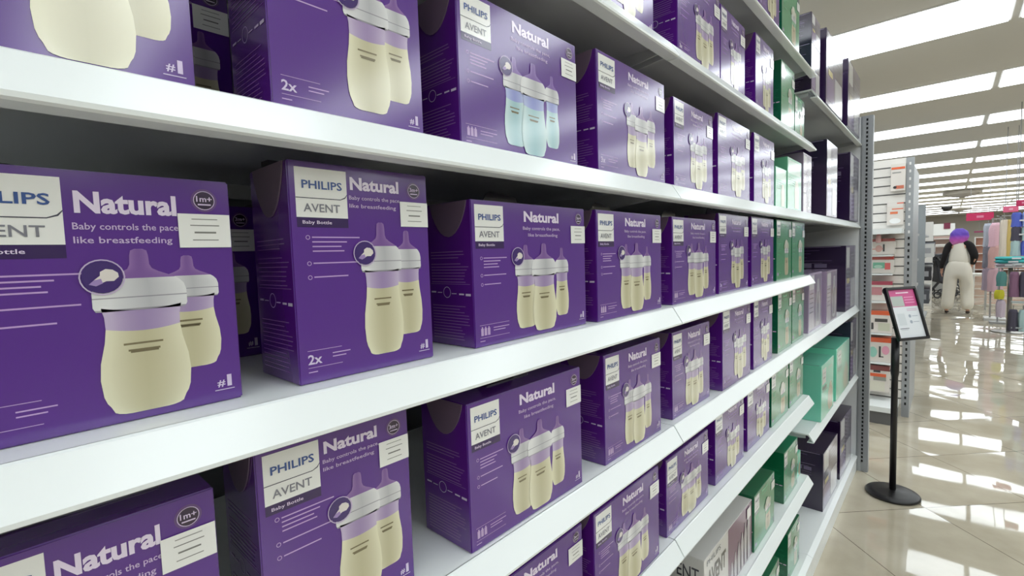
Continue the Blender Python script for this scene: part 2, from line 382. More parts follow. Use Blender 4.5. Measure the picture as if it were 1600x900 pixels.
EPS = .00022
CACHE = {}
def carton(kind, w, h, d, loc, rz, name, label, group, scheme=None, tilt=0):
    t = thing(name, label, 'carton', loc, rz, group)
    if tilt: t.rotation_euler = (R(tilt[0]), R(tilt[1]), rz)
    key = (kind, round(w, 3), round(h, 3), round(d, 3), scheme)
    if key in CACHE:
        for ch in CACHE[key]:
            c = ch.copy(); COL.objects.link(c); c.parent = t
            for g in ch.children:
                e = g.copy(); COL.objects.link(e); e.parent = c
        return t
    hw, hd = w / 2, d / 2
    F = lambda u, v, L: (hd + L * EPS, -hw + u, h - v)          # front
    Sd = lambda u, v, L: (-hd + u, -hw - L * EPS, h - v)        # side toward -Y, u from the rear edge
    Tp = lambda u, v, L: (hd - v, -hw + u, h + L * EPS)         # top, v from the front edge
    base = {'P2': PUR, 'P2W': PUR, 'P3': PUR, 'P3T': PUR, 'G': GRN, 'TB': TEAL, 'DK': DKP, 'W': (214, 212, 208), 'WM': (168, 150, 178), 'LG': (120, 200, 160)}[kind]
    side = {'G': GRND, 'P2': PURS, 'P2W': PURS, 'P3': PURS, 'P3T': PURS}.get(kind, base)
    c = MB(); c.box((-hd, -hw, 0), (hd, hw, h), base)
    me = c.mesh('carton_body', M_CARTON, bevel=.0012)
    # side walls take a deeper tone, their shade put into the colour
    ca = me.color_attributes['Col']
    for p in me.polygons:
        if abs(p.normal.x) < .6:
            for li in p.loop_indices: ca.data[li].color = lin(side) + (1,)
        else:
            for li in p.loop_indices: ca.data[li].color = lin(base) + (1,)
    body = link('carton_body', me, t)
    if kind in ('P2', 'P2W', 'P3', 'P3T', 'G'):
        hm = .0505 if kind != 'P2' else .049
        f = w / .25 if kind in ('P3', 'P3T', 'G') else 1.0
        pw = (.052 if kind != 'P2W' else .060) * f; ph = .047 if kind != 'G' else .05
        u0 = .0065; v0 = .006
        p = Print(F)
        p.rect(u0, v0, u0 + pw, v0 + ph, (240, 240, 236)); lv = v0 + ph * .6
        p.rect(u0, lv, u0 + pw * .86, lv + .0008, (70, 70, 84), 2)
        p.shape([(u0 + pw * .86, lv + .0008), (u0 + pw * .96, lv - .0012), (u0 + pw, lv - .0045), (u0 + pw, lv - .0055), (u0 + pw * .95, lv - .0022), (u0 + pw * .86, lv)], (70, 70, 84), 2)
        if kind != 'G' or True:
            p.rect(u0, v0 + ph, u0 + pw, v0 + ph + .0095, (48, 20, 84) if kind != 'G' else (18, 92, 66))
        bp = p.build('brand_panel', M_PRINT, t, 'white brand panel')
        q = Print(F)
        q.text('PHILIPS', u0 + pw * .12, v0 + ph * .25, u0 + pw * .9, v0 + ph * .42, (52, 84, 150), 3, .02)
        q.text('AVENT', u0 + pw * .13, v0 + ph * .72, u0 + pw * .84, v0 + ph * .89, (128, 128, 138), 3, .012)
        q.text('Baby Bottle', u0 + pw * .1, v0 + ph + .003, u0 + pw * .66, v0 + ph + .0072, (224, 206, 236), 3, .01)
        q.build('brand_lettering', M_PRINT, bp)
        # title
        tl = {'P2': (.39, .755, .050, .112), 'P2W': (.42, .775, .078, .163), 'P3': (.40, .72, .055, .135), 'P3T': (.42, .72, .06, .13), 'G': (.36, .64, .06, .105)}[kind]
        q = Print(F)
        q.text('Natural', w * tl[0], h * tl[2], w * tl[1], h * tl[3], (236, 222, 244) if kind != 'G' else (150, 214, 176), 2, .036)
        q.build('title_lettering', M_PRINT, t)
        q = Print(F)
        a, b_ = w * (tl[0] - .01), w * (tl[1] + .01); hh = h * (tl[3] - tl[2])
        vv = h * tl[3] + hh * .42
        tc = (206, 180, 222) if kind != 'G' else (140, 206, 168)
        q.text('Baby controls the pace,', a, vv, b_, vv + hh * .4, tc, 2, .01)
        q.text('like breastfeeding', a + (0 if kind[:2] == 'P2' else .011), vv + hh * .62, b_ - .006, vv + hh * 1.02, tc, 2, .01)
        q.build('tagline_lettering', M_PRINT, t)
        # small print blocks
        q = Print(F)
        fu = .015; fv = h * (.39 if kind != 'P2' else .335); ls = h * .021
        fc = MAUVE if kind != 'G' else (110, 190, 146)
        fl = w * (.165 if kind[:2] == 'P3' or kind == 'G' else .30)
        for r_, (dv, ln) in enumerate(((0, 1.05), (ls, .75), (2 * ls, .62), (3 * ls, .68), (5.6 * ls, 1.0), (8.6 * ls, .74))):
            q.rect(fu + .005, fv + dv, fu + .005 + fl * ln, fv + dv + .0012, fc, 1)
            if r_ in (0, 4, 5): q.ring(fu + .001, fv + dv + .0008, .0022, .0006, fc, 1, 10)
        q.build('feature_print', M_PRINT, t); q = Print(F)
        bv = h * .85
        q.rect(.009, bv, .009 + w * .22, bv + .0005, fc); q.rect(.009, bv + .0165, .009 + w * .22, bv + .017, fc)
        q.rect(.009, bv + .0205, .018, bv + .0215, fc)
        q.rect(.034, bv + .005, .034 + w * .12, bv + .006, fc); q.rect(.034, bv + .0085, .034 + w * .09, bv + .0095, fc)
        q.build('small_print', M_PRINT, t)
        q = Print(F)
        if kind in ('P2', 'P2W', 'P3T'):
            q.text('2x' if kind != 'P3T' else '3x', .009, bv + .004, .023, bv + .0135, (214, 196, 228), 2, .02)
        else:
            for k in range(3):
                q.rect(.011 + k * .006, bv + .0045, .0155 + k * .006, bv + .014, (190, 160, 206)); q.rect(.0122 + k * .006, bv + .0025, .0143 + k * .006, bv + .0046, (190, 160, 206))
        q.build('pack_count', M_PRINT, t)
        q = Print(F)
        q.text('#', w - .019, h - .0185, w - .013, h - .0125, (214, 196, 228), 2, .02); q.text('1', w - .0115, h - .0225, w - .008, h - .0125, (214, 196, 228), 2, .03)
        q.rect(w - .021, h - .0105, w - .006, h - .0098, (214, 196, 228)); q.build('award_mark', M_PRINT, t)
        # age badge and price sticker
        q = Print(F); br = .0095
        bu = w - .019 if kind[:2] == 'P2' else w - .018
        q.disc(bu, h * .09, br, (100, 66, 128), 1); q.disc(bu, h * .09, br * .78, (44, 18, 62), 2); q.ring(bu, h * .09, br * .82, .0006, (210, 190, 220), 3)
        q.text('3m+' if kind != 'P2W' else '1m+', bu - br * .6, h * .09 - br * .38, bu + br * .6, h * .09 + br * .12, (216, 200, 226), 4, .02)
        q.rect(bu - br * .5, h * .09 + br * .3, bu + br * .5, h * .09 + br * .42, (216, 200, 226), 4)
        q.build('age_badge', M_PRINT, t)
        q = Print(F)
        sw = .0375 if kind[:2] == 'P2' else .039; sh = .0275; su = w - sw - .001; sv = h * .15
        q.rect(su, sv, su + sw, sv + sh, (240, 240, 236), 5)
        for dv, ln, th in ((.004, .5, .0006), (.009, .56, .0008), (.0145, .42, .0014), (.021, .5, .0007)):
            q.rect(su + sw * (.5 - ln / 2), sv + dv, su + sw * (.5 + ln / 2), sv + dv + th, (128, 128, 124), 6)
        q.build('price_sticker', M_PRINT, t, 'white price sticker')
        # bottles
        sc = scheme or ('beige' if kind == 'G' else 'cream')
        if kind == 'P2':
            bottle_picture(t, F, w * .80, h * .845, h * .30, w * .235, sc, 1)
            bottle_picture(t, F, w * .595, h * .925, h * .262, w * .31, sc, 3); zc = (w * .47, h * .415)
        elif kind == 'P2W':
            bottle_picture(t, F, w * .80, h * .82, h * .33, w * .25, sc, 1)
            bottle_picture(t, F, w * .62, h * .967, h * .30, w * .34, sc, 3); zc = (w * .49, h * .41)
        elif kind == 'P3':
            bottle_picture(t, F, w * .742, h * .88, h * .33, w * .135, sc, 1)
            bottle_picture(t, F, w * .405, h * .925, h * .305, w * .18, sc, 3)
            bottle_picture(t, F, w * .566, h * .968, h * .295, w * .225, sc, 5); zc = (w * .338, h * .392)
        elif kind == 'P3T':
            bottle_picture(t, F, w * .76, h * .86, h * .32, w * .14, sc, 1)
            bottle_picture(t, F, w * .46, h * .90, h * .32, w * .15, sc, 3)
            bottle_picture(t, F, w * .60, h * .965, h * .32, w * .20, sc, 5); zc = (w * .40, h * .40)
        else:
            bottle_picture(t, F, w * .66, h * .93, h * .34, w * .26, 'beige', 1); zc = None
        if zc:
            q = Print(F); zr = .0118
            q.ring(zc[0], zc[1], zr + .0014, .0009, (200, 180, 214), 7); q.disc(zc[0], zc[1], zr, (60, 34, 108), 7)
            q.shape([(zc[0] + a * .001, zc[1] + b * .001) for a, b in ((-8, 5), (-5, 2), (-3.2, .4), (-1.4, -1.2), (-1.2, -4), (2, -6), (6, -5.4), (9, -3), (9.4, 0), (6.4, 3), (2, 3), (-1, 4.4), (-4, 4.6))], (226, 218, 212), 8); q.shape([(zc[0] + a * .001, zc[1] + b * .001) for a, b in ((-8, 5), (-5, 2), (-1, 1), (0, 4.4), (-4, 6.4))], (160, 134, 190), 9)
            q.build('zoom_circle', M_PRINT, t)
        else:
            q = Print(F); q.disc(w * .62, h * .40, .016, (214, 214, 200), 6, 12, ru=.022); q.disc(w * .74, h * .43, .012, (200, 200, 182), 6, 10); q.disc(w * .52, h * .44, .01, (190, 190, 170), 6, 10)
            q.build('hands_picture', M_PRINT, t)
        # side printing
        q = Print(Sd); rnd = random.Random(3)
        sc2 = (150, 112, 168) if kind != 'G' else (40, 140, 96)
        v = h * .34
        while v < h * .96:
            if abs(v - h * .62) > h * .065 and rnd.random() > .1:
                q.rect(d * .10, v, d * (.70 + .22 * rnd.random()), v + .0009, sc2)
            v += h * .021
        q.rect(d * .08, h * .565, d * .94, h * .568, sc2)
        for k, uu in enumerate((.14, .28, .44, .60, .76, .90)):
            if k == 2: q.ring(d * uu, h * .625, .0075, .0008, (214, 196, 226), 1); 
            q.rect(d * (uu - .055), h * .625 - .001 + .001 * k % 2, d * (uu + .05), h * .625 + .001, (224, 210, 232), 2)
        q.build('side_print', M_PRINT, t)
        # seal flap on the side, carry handle on the top
        if kind != 'G':
            s = MB(); n = 14; rr = d * .40; zc_ = h - .0008
            prof = [(-rr, 0)] + [(-rr * math.cos(math.pi * k / n) * (1 - .12 * math.sin(math.pi * k / n)), -h * .235 * math.sin(math.pi * k / n) ** 1.2) for k in range(1, n)] + [(rr, 0)]
            s.prism([(a + d * .03, b_ + zc_) for a, b_ in prof], -hw - .0016, -hw - .0003)
            link('seal_flap', s.mesh('seal_flap', M_STICK), t)['label'] = 'mauve grey seal flap'
            s = MB(); a0 = -hw + w * .30; a1 = -hw + w * .60; zz = h + .0004
            s.mb = None
            dep = .0012
            if kind[:2] == 'P2':
                a0, a1 = -hw + w * .03, -hw + w * .74
                s.prism([(a0, zz), (a1, zz), (a1, zz + .006), (a1 - .004, zz + .0085), (a0 + w * .32, zz + .0085), (a0 + w * .22, zz + .011), (a0 + .006, zz + .011), (a0, zz + .008)], -hd * .55, -hd * .55 + dep, (26, 10, 40), axis=0)
            else:
                s.prism([(a0, zz), (a1 + .012, zz), (a1, zz + .018), (a0 + .022, zz + .023), (a0 + .013, zz + .019)], -hd * .35, -hd * .35 + dep, (30, 12, 44), axis=0)
            s.prism([(a0 - .002, zz), (a1 + .014, zz), (a1 + .014, zz + .0008), (a0 - .002, zz + .0008)], -hd * .6, hd * .2, (38, 16, 54), axis=0)
            link('carry_handle', s.mesh('carry_handle', M_CARTON), t)
    elif kind == 'DK':
        q = Print(F)
        q.rect(0.0015, .0015, w - .0015, h - .0015, (112, 96, 130)); q.rect(w * .06, h * .03, w * .36, h * .34, (206, 206, 206), 2)
        q.rect(w * .42, h * .10, w * .96, h * .50, (70, 56, 82), 2)
        for k in range(4): q.rect(w * .47, h * (.13 + k * .06), w * .9, h * (.155 + k * .06), (150, 144, 160), 3)
        q.rect(w * .06, h * .37, w * .38, h * .48, (92, 90, 104), 3); q.rect(w * .12, h * .50, w * .36, h * .58, (206, 192, 130), 3)
        q.rect(w * .50, h * .52, w * .94, h * .97, (186, 184, 190), 3); q.rect(w * .05, h * .62, w * .44, h * .92, (108, 76, 140), 3)
        q.build('front_print', M_PRINT, t, 'lavender and white printed front')
        q = Print(Sd); rnd = random.Random(9)
        v = h * .06
        while v < h * .95:
            q.rect(d * .15, v, d * (.45 + .4 * rnd.random()), v + .0025, (104, 92, 118)); v += h * (.035 + .03 * rnd.random())
        q.rect(d * .30, h * .26, d * .52, h * .33, (120, 110, 136), 1); q.rect(d * .56, h * .27, d * .74, h * .33, (108, 98, 126), 1)
        q.build('side_print', M_PRINT, t)
        q = Print(Sd); q.rect(d * .05, .003, d * .93, .0055, (150, 142, 166)); q.build('edge_line', M_PRINT, t)
    elif kind == 'TB':
        q = Print(F)
        q.rect(w * .08, h * .08, w * .36, h * .36, (204, 214, 208)); q.rect(w * .14, h * .16, w * .32, h * .18, (90, 110, 120), 2); q.rect(w * .14, h * .24, w * .3, h * .26, (120, 130, 136), 2)
        q.rect(w * .10, h * .40, w * .40, h * .47, (70, 120, 110)); q.rect(w * .12, h * .49, w * .5, h * .505, (90, 140, 124))
        q.rect(w * .55, h * .12, w * .85, h * .18, (140, 206, 186))
        q.shape([(w * .62, h * .96), (w * .5, h * .8), (w * .55, h * .6), (w * .68, h * .45), (w * .78, h * .42), (w * .9, h * .6), (w * .92, h * .96)], (184, 182, 154))
        q.build('front_print', M_PRINT, t)
        q = Print(Tp); q.rect(w * .02, d * .05, w * .04, d * .95, (70, 150, 128)); q.rect(w * .01, d * .47, w * .99, d * .475, (74, 150, 126)); q.build('lid_seam', M_PRINT, t)
    elif kind == 'W':
        q = Print(F)
        q.rect(w * .45, 0.001, w * .997, h - .001, (112, 66, 104))
        for k in range(6):
            a = w * (.50 + k * .075); b_ = h * (.62 - .09 * k); e = w * .03
            q.shape([(a, h * .98), (a - e * .3, b_ + h * .22), (a + e * .2, b_ + h * .1), (a + e * .6, b_), (a + e * 1.1, b_), (a + e * 1.6, b_ + h * .1), (a + e * 2.1, b_ + h * .22), (a + e * 1.7, h * .98)], (178, 172, 176), 2 + k)
            q.shape([(a + e * .7, h * .95), (a + e * .5, b_ + h * .26), (a + e * .8, b_ + h * .14), (a + e * 1.1, b_ + h * .14), (a + e * 1.2, h * .95)], (206, 202, 204), 3 + k)
        q.rect(w * .86, h * .06, w * .95, h * .24, (220, 218, 212), 10)
        q.text('PHILIPS', w * .05, h * .06, w * .30, h * .14, (86, 104, 122), 2); q.text('AVENT', w * .06, h * .24, w * .40, h * .52, (52, 50, 58), 2, .03)
        for k in range(4): q.rect(w * .07, h * (.66 + k * .06), w * (.36 - .03 * k), h * (.675 + k * .06), (150, 146, 150), 2)
        q.build('front_print', M_PRINT, t)
        q = Print(Tp)
        q.text('AVENT', w * .03, d * .42, w * .42, d * .72, (52, 50, 58), 2, .01); q.rect(w * .0, d * .9, w * .2, d * .91, (80, 80, 86), 2)
        q.shape([(w * .62, d * .62), (w * .80, d * .62), (w * .84, d * .50), (w * .84, d * .44), (w * .80, d * .56), (w * .62, d * .56)], (64, 62, 66), 2)
        q.build('lid_print', M_PRINT, t)
        q = Print(Sd)
        q.text('PHILIPS', d * .3, h * .03, d * .55, h * .10, (90, 104, 120), 2); q.text('AVENT', d * .28, h * .16, d * .92, h * .36, (64, 62, 70), 2, .01)
        q.shape([(0.002, h * .42), (d * .98, h * .5), (d * .98, h * .98), (0.002, h * .98)], (38, 20, 50), 1)
        q.build('side_print', M_PRINT, t)
    elif kind == 'WM':
        q = Print(F)
        q.rect(w * .04, h * .03, w * .40, h * .97, (186, 178, 190)); q.rect(w * .05, h * .05, w * .38, h * .28, (214, 212, 212), 2)
        q.rect(w * .42, h * .03, w * .97, h * .97, (132, 112, 140), 1)
        q.shape([(w * .55, h * .92), (w * .52, h * .6), (w * .6, h * .3), (w * .62, h * .12), (w * .78, h * .12), (w * .8, h * .3), (w * .9, h * .6), (w * .86, h * .92), (w * .7, h * .96)], (176, 174, 180), 2)
        q.shape([(w * .62, h * .88), (w * .6, h * .6), (w * .67, h * .35), (w * .76, h * .35), (w * .78, h * .6), (w * .76, h * .88)], (146, 140, 152), 3)
        for k in range(5): q.rect(w * .08, h * (.34 + k * .08), w * .34, h * (.355 + k * .08), (130, 120, 140), 2)
        q.build('front_print', M_PRINT, t)
        q = Print(Tp); q.rect(w * .02, d * .48, w * .98, d * .485, (140, 128, 150)); q.build('lid_seam', M_PRINT, t)
    elif kind == 'LG':
        q = Print(F)
        q.rect(w * .05, h * .05, w * .9, h * .3, (190, 224, 204)); 
        for k in range(4): q.rect(w * .1, h * (.36 + .05 * k), w * .6, h * (.375 + .05 * k), (90, 170, 130), 1)
        q.shape([(w * .5, h * .95), (w * .48, h * .6), (w * .56, h * .4), (w * .72, h * .4), (w * .82, h * .6), (w * .8, h * .95)], (206, 206, 180), 2)
        q.build('front_print', M_PRINT, t)
    CACHE[key] = list(t.children)
    return t

# (row height, kind, left edge and right edge along the shelf at x=-.445, height, front x, depth, colour, label)
P, G_ = 'purple', 'green'
ROWS = {
 'C': (SH['C'], 'purple and green cartons on the fourth shelf down', [
   ('P2W', -.029, .138, .188, -.460, 'large near purple carton cut by the left picture edge, two wide bottles, at mid height'),
   ('P2', .187, .344, .213, -.452, 'upright purple carton picturing two bottles, left of the wide three bottle carton at mid height'),
   ('P3', .411, .6645, .190, -.445, 'wide purple three bottle carton in the picture centre on the mid height shelf'),
   ('P3', .699, .947, .190, -.438, 'purple three bottle carton just left of the rail joint on the mid height shelf'),
   ('P3', 1.000, 1.262, .190, -.438, 'purple three bottle carton just right of the rail joint on the mid height shelf'),
   ('P3T', 1.284, 1.53, .211, -.443, 'taller purple carton, second right of the rail joint on the mid height shelf'),
   ('P3T', 1.563, 1.808, .213, -.443, 'purple carton touching the left green carton on the mid height shelf'),
   ('G', 1.847, 2.056, .214, -.443, 'left one of two green cartons on the mid height shelf'),
   ('G', 2.066, 2.275, .214, -.443, 'right one of two green cartons at the end of the mid height shelf')]),
 'B': (SH['B'], 'cartons on the third shelf down', [
   ('P2W', -.047, .120, .188, -.445, 'purple carton with cut off bottles in the upper left picture corner'),
   ('P2', .178, .344, .213, -.445, 'purple two bottle carton on the shelf above, second from the left, logo cut off'),
   ('P3', .400, .650, .192, -.445, 'purple carton picturing three bluish bottles on the shelf above mid height'),
   ('P3T', .710, .970, .203, -.440, 'purple three bottle carton right of the bluish bottle carton'),
   ('P3T', 1.014, 1.244, .193, -.443, 'purple carton above the rail joint on the third shelf, first right of it'),
   ('P3T', 1.281, 1.545, .209, -.440, 'glossy purple carton, second right of the rail joint on the third shelf'),
   ('P3T', 1.588, 1.812, .213, -.443, 'purple carton with broad glare left of the pale green carton on the third shelf'),
   ('LG', 1.832, 1.978, .140, -.443, 'short pale green carton on the third shelf'),
   ('LG', 1.995, 2.215, .193, -.443, 'taller pale green carton next to the short one on the third shelf')]),
 'A': (SH['A'], 'cartons on the second shelf down', [
   ('P3T', .680, .925, .213, -.440, 'purple carton cut by the top picture edge, pale front, on the second shelf'),
   ('P3T', 1.040, 1.298, .213, -.440, 'purple three bottle carton at the top edge, left of a closely packed one'),
   ('P3T', 1.304, 1.500, .200, -.440, 'purple carton packed tight against its left neighbour on the second shelf'),
   ('P3T', 1.602, 1.800, .222, -.440, 'purple carton with bright glare left of the tall green one on the second shelf'),
   ('G', 1.900, 2.090, .224, -.440, 'tall green carton on the second shelf'),
   ('G', 2.100, 2.255, .155, -.443, 'short green carton at the end of the second shelf')]),
 'T': (SH['T'], 'cartons on the topmost shelf', [
   ('P3T', 1.640, 1.870, .21, -.430, 'purple carton barely seen at the top edge left of a green carton'),
   ('G', 1.905, 2.160, .21, -.430, 'green carton on the topmost shelf at the top picture edge')]),
 'D': (SH['D'], 'cartons on the fifth shelf down', [
   ('P2W', -.056, .111, .186, -.448, 'purple carton in the lower left picture corner seen partly from above'),
   ('P2', .143, .303, .203, -.452, 'purple two bottle carton with its large white brand panel just under the mid shelf'),
   ('P3', .391, .642, .190, -.432, 'purple three bottle carton under the picture centre with a bare shelf gap on its left'),
   ('P3', .714, .937, .194, -.434, 'purple three bottle carton left of the rail joint on the fifth shelf'),
   ('P3', .994, 1.216, .192, -.440, 'purple three bottle carton right of the rail joint on the fifth shelf'),
   ('P3T', 1.309, 1.552, .213, -.430, 'purple carton after the wide dark side gap on the fifth shelf'),
   ('P3T', 1.584, 1.796, .213, -.434, 'purple carton touching the left green carton on the fifth shelf'),
   ('G', 1.868, 2.066, .213, -.436, 'left one of two green cartons on the fifth shelf'),
   ('G', 2.076, 2.275, .213, -.438, 'right one of two green cartons on the fifth shelf')]),
 'E': (SH['E'], 'cartons on the sixth shelf down', [
   ('P3', .390, .637, .178, -.440, 'purple carton whose top corner shows at the bottom picture edge'),
   ('P3', .672, .922, .188, -.428, 'purple three bottle carton left of the rail joint on the sixth shelf'),
   ('P3', .958, 1.202, .172, -.440, 'purple three bottle carton right of the rail joint on the sixth shelf'),
   ('P3T', 1.252, 1.488, .192, -.443, 'purple carton in the middle of the sixth shelf, third from the green ones'),
   ('P3T', 1.523, 1.763, .192, -.445, 'purple carton next to the left green carton on the sixth shelf'),
   ('G', 1.790, 2.022, .192, -.443, 'left one of two green cartons on the sixth shelf'),
   ('G', 2.040, 2.270, .192, -.445, 'right one of two green cartons at the end of the sixth shelf')]),
 'F': (SH['F'], 'cartons on the lowest shelf', [
   ('W', .78, 1.13, .10, -.445, 'low white carton barely seen at the bottom edge beside the taller white one'),
   ('W', 1.170, 1.570, .178, -.445, 'white carton with black brand lettering and mauve front panel on the lowest shelf'),
   ('G', 1.593, 1.830, .184, -.440, 'green carton right of the white carton on the lowest shelf, seen from above'),
   ('G', 1.965, 2.180, .195, -.443, 'green carton standing alone near the end of the lowest shelf')]),
 'G': (-1.32, 'green cartons on the bottom deck', [
   ('G', 1.62, 1.90, .17, -.445, 'green carton on the bottom deck at the bottom picture edge, left one'),
   ('G', 2.030, 2.225, .195, -.445, 'dark sided green carton on the bottom deck, right one')]),
}
for rk, (z, grp, items) in ROWS.items():
    for kind, y0, y1, h, xf, lb in items:
        s = xf / -.445; y0 *= s; y1 *= s
        d = {'G': .10, 'W': .16, 'LG': .09}.get(kind, .092)
        rz = 0
        scheme = 'blue' if 'picturing three bluish' in lb else None
        carton(kind, y1 - y0, h, d, (xf - d / 2, (y0 + y1) / 2, EYE + z + .0005), rz, 'bottle_carton' if kind[0] in 'PG' else 'gift_carton', lb, grp, scheme)
# cartons set back behind the gaps
carton('P2', .157, .190, .092, (-.706, .156, EYE + SH['C'] + .0005), 0, 'bottle_carton', 'dark purple carton set back in the gap behind the two left cartons at mid height', 'cartons on the fourth shelf, back row')
carton('P2', .157, .200, .092, (-.706, .140, EYE + SH['B'] + .0005), 0, 'bottle_carton', 'dark purple carton set back in the gap behind the upper left cartons', 'cartons on the third shelf, back row')
carton('P2', .157, .190, .092, (-.706, .318, EYE + SH['C'] + .0005), 0, 'bottle_carton', 'dark purple carton set back behind the upright two bottle carton at mid height', 'cartons on the fourth shelf, back row')
# teal carton lying at the end of the lowest shelf
carton('TB', .082, .105, .12, (-.512, 2.232, EYE + SH['F'] + .0005), 0, 'gift_carton', 'small teal carton lying behind the green one at the end of the lowest shelf', None)
# far bay
FAR = [
 ('DK', 'A3', 2.300, 2.470, .190, -.430, .10, 'dark sided lavender carton, lower one of the stacked pair on the highest far shelf', 0),
 ('DK', 'A3', 2.300, 2.470, .120, -.430, .10, 'dark sided lavender carton on top of the stacked pair', .1905),
 ('DK', 'A3', 2.550, 2.980, .325, -.420, .12, 'tall dark purple carton in the middle of the highest far shelf', 0),
 ('DK', 'A3', 3.120, 3.560, .350, -.415, .09, 'tall dark purple carton nearest the grey post on the highest far shelf', 0),
 ('WM', 'B3', 2.222, 2.375, .240, -.440, .12, 'pale white lavender carton beside the pale green ones in the far bay', 0),
 ('DK', 'B3', 2.590, 2.860, .345, -.420, .20, 'tall dark purple carton, left one on the second far shelf', 0),
 ('DK', 'B3', 3.230, 3.560, .375, -.415, .16, 'tall dark purple carton, right one on the second far shelf by the grey post', 0),
 ('WM', 'D3', 2.340, 2.620, .255, -.440, .14, 'mauve and white carton, left one of a pair on the third far shelf', 0),
 ('WM', 'D3', 2.680, 2.960, .250, -.430, .14, 'mauve and white carton, right one of a pair on the third far shelf', 0),
 ('DK', 'D3', 3.200, 3.560, .370, -.425, .34, 'large dark purple carton standing deep on the third far shelf behind the mauve pair', 0),
 ('TB', 'E3', 2.470, 2.770, .255, -.412, .21, 'teal carton, nearer one of two on the lowest far shelf', 0),
 ('TB', 'E3', 2.850, 3.270, .268, -.412, .25, 'teal carton, farther one of two on the lowest far shelf', 0),
 ('DK', 'E3', 3.330, 3.560, .350, -.415, .22, 'dark purple carton behind the two teal ones on the lowest far shelf', 0)]
for kind, sk, y0, y1, h, xf, d, lb, up in FAR:
    carton(kind, y1 - y0, h, d, (xf - d / 2, (y0 + y1) / 2, EYE + SH3[sk] + .0005 + up), 0, 'gift_carton', lb, 'cartons in the far bay')
carton('DK', .36, .295, .19, (-.437 - .095, 2.885, DECK + .0005), R(-1), 'gift_carton', 'dark purple carton on the bottom deck of the far bay, nearer one', 'cartons in the far bay')
carton('DK', .36, .335, .19, (-.430 - .095, 3.33, DECK + .0005), R(-1), 'gift_carton', 'dark purple carton on the bottom deck by the grey post, farther one', 'cartons in the far bay')

# ------------------------------------------------------------------ sign stand
t = thing('sign_stand', 'black floor stand with round base and tilted framed notice beside the grey post', 'sign stand', (-.213, 3.36, 0))
s = MB(); s.lathe([(.118, 0), (.125, .004), (.126, .012), (.118, .020), (.09, .026), (.03, .030), (.018, .034)], n=48); link('round_base', s.mesh('round_base', M_BLK, smooth=True), t)
s = MB(); s.lathe([(.0155, .03), (.0155, .68), (.019, .70), (.019, .90)], n=20); link('pole', s.mesh('pole', M_BLK, smooth=True), t)
cen = Vector((-.167, 3.363, EYE - .381)); yaw, tl = -.578, .285
n_ = Vector((math.cos(yaw) * math.cos(tl), math.sin(yaw) * math.cos(tl), math.sin(tl))); r_ = Vector((-math.sin(yaw), math.cos(yaw), 0)); u_ = n_.cross(r_)
W2, H2 = .107, .147
org = Vector(t.location)
def SP(a, b_, c): return tuple(cen - org + r_ * a + u_ * b_ + n_ * c)
def obox(mb, a0, a1, b0, b1, c0, c1, col=(255, 255, 255), f=SP):
    i = len(mb.v)
    mb.v += [f(a0, b0, c0), f(a1, b0, c0), f(a1, b1, c0), f(a0, b1, c0), f(a0, b0, c1), f(a1, b0, c1), f(a1, b1, c1), f(a0, b1, c1)]
    for q in ((0, 3, 2, 1), (4, 5, 6, 7), (0, 1, 5, 4), (1, 2, 6, 5), (2, 3, 7, 6), (3, 0, 4, 7)): mb.f.append(tuple(i + k for k in q)); mb.c.append([col] * 4); mb.m.append(0)
s = MB(); obox(s, -W2, W2, -H2, -H2 + .013, -.012, .006); obox(s, -W2, W2, H2 - .013, H2, -.012, .006); obox(s, -W2, -W2 + .013, -H2 + .013, H2 - .013, -.012, .006); obox(s, W2 - .013, W2, -H2 + .013, H2 - .013, -.012, .006); obox(s, -W2 + .01, W2 - .01, -H2 + .01, H2 - .01, -.012, -.004)
fr = link('notice_frame', s.mesh('notice_frame', M_BLK, bevel=.002), t)
p = Print(lambda u, v, L: SP(-W2 + .013 + u, H2 - .013 - v, -.0035 + L * .0002)); pw, ph = 2 * W2 - .026, 2 * H2 - .026
p.rect(0, 0, pw, ph, (226, 230, 234)); p.rect(0, 0, pw, ph * .36, (206, 84, 142), 2)
p.rect(pw * .06, ph * .14, pw * .52, ph * .35, (182, 190, 184), 3)
p.rect(pw * .3, ph * .06, pw * .78, ph * .085, (240, 214, 228), 3)
for k in range(3): p.rect(pw * .56, ph * (.16 + .055 * k), pw * .93, ph * (.18 + .055 * k), (230, 150, 190), 3)
for k in range(2): p.rect(pw * .55, ph * (.41 + .03 * k), pw * .92, ph * (.42 + .03 * k), (196, 150, 180), 3)
for k in range(2): p.disc(pw * .60, ph * (.56 + .12 * k), pw * .05, (160, 170, 182), 3, 12); p.rect(pw * .68, ph * (.555 + .12 * k), pw * .9, ph * (.57 + .12 * k), (180, 188, 198), 3)
p.rect(pw * .14, ph * .5, pw * .42, ph * .74, (212, 218, 222), 3)
p.rect(pw * .12, ph * .80, pw * .46, ph * .812, (70, 74, 84), 3); p.rect(pw * .14, ph * .83, pw * .42, ph * .836, (150, 156, 164), 3)
p.build('notice_sheet', mat('paper_sheet', attr=True, rough=.35), fr, 'pink headed white printed sheet')
s = MB(); obox(s, -.03, .03, -.09, -.02, -.035, -.0115); link('swivel_bracket', s.mesh('swivel_bracket', M_BLK), t)

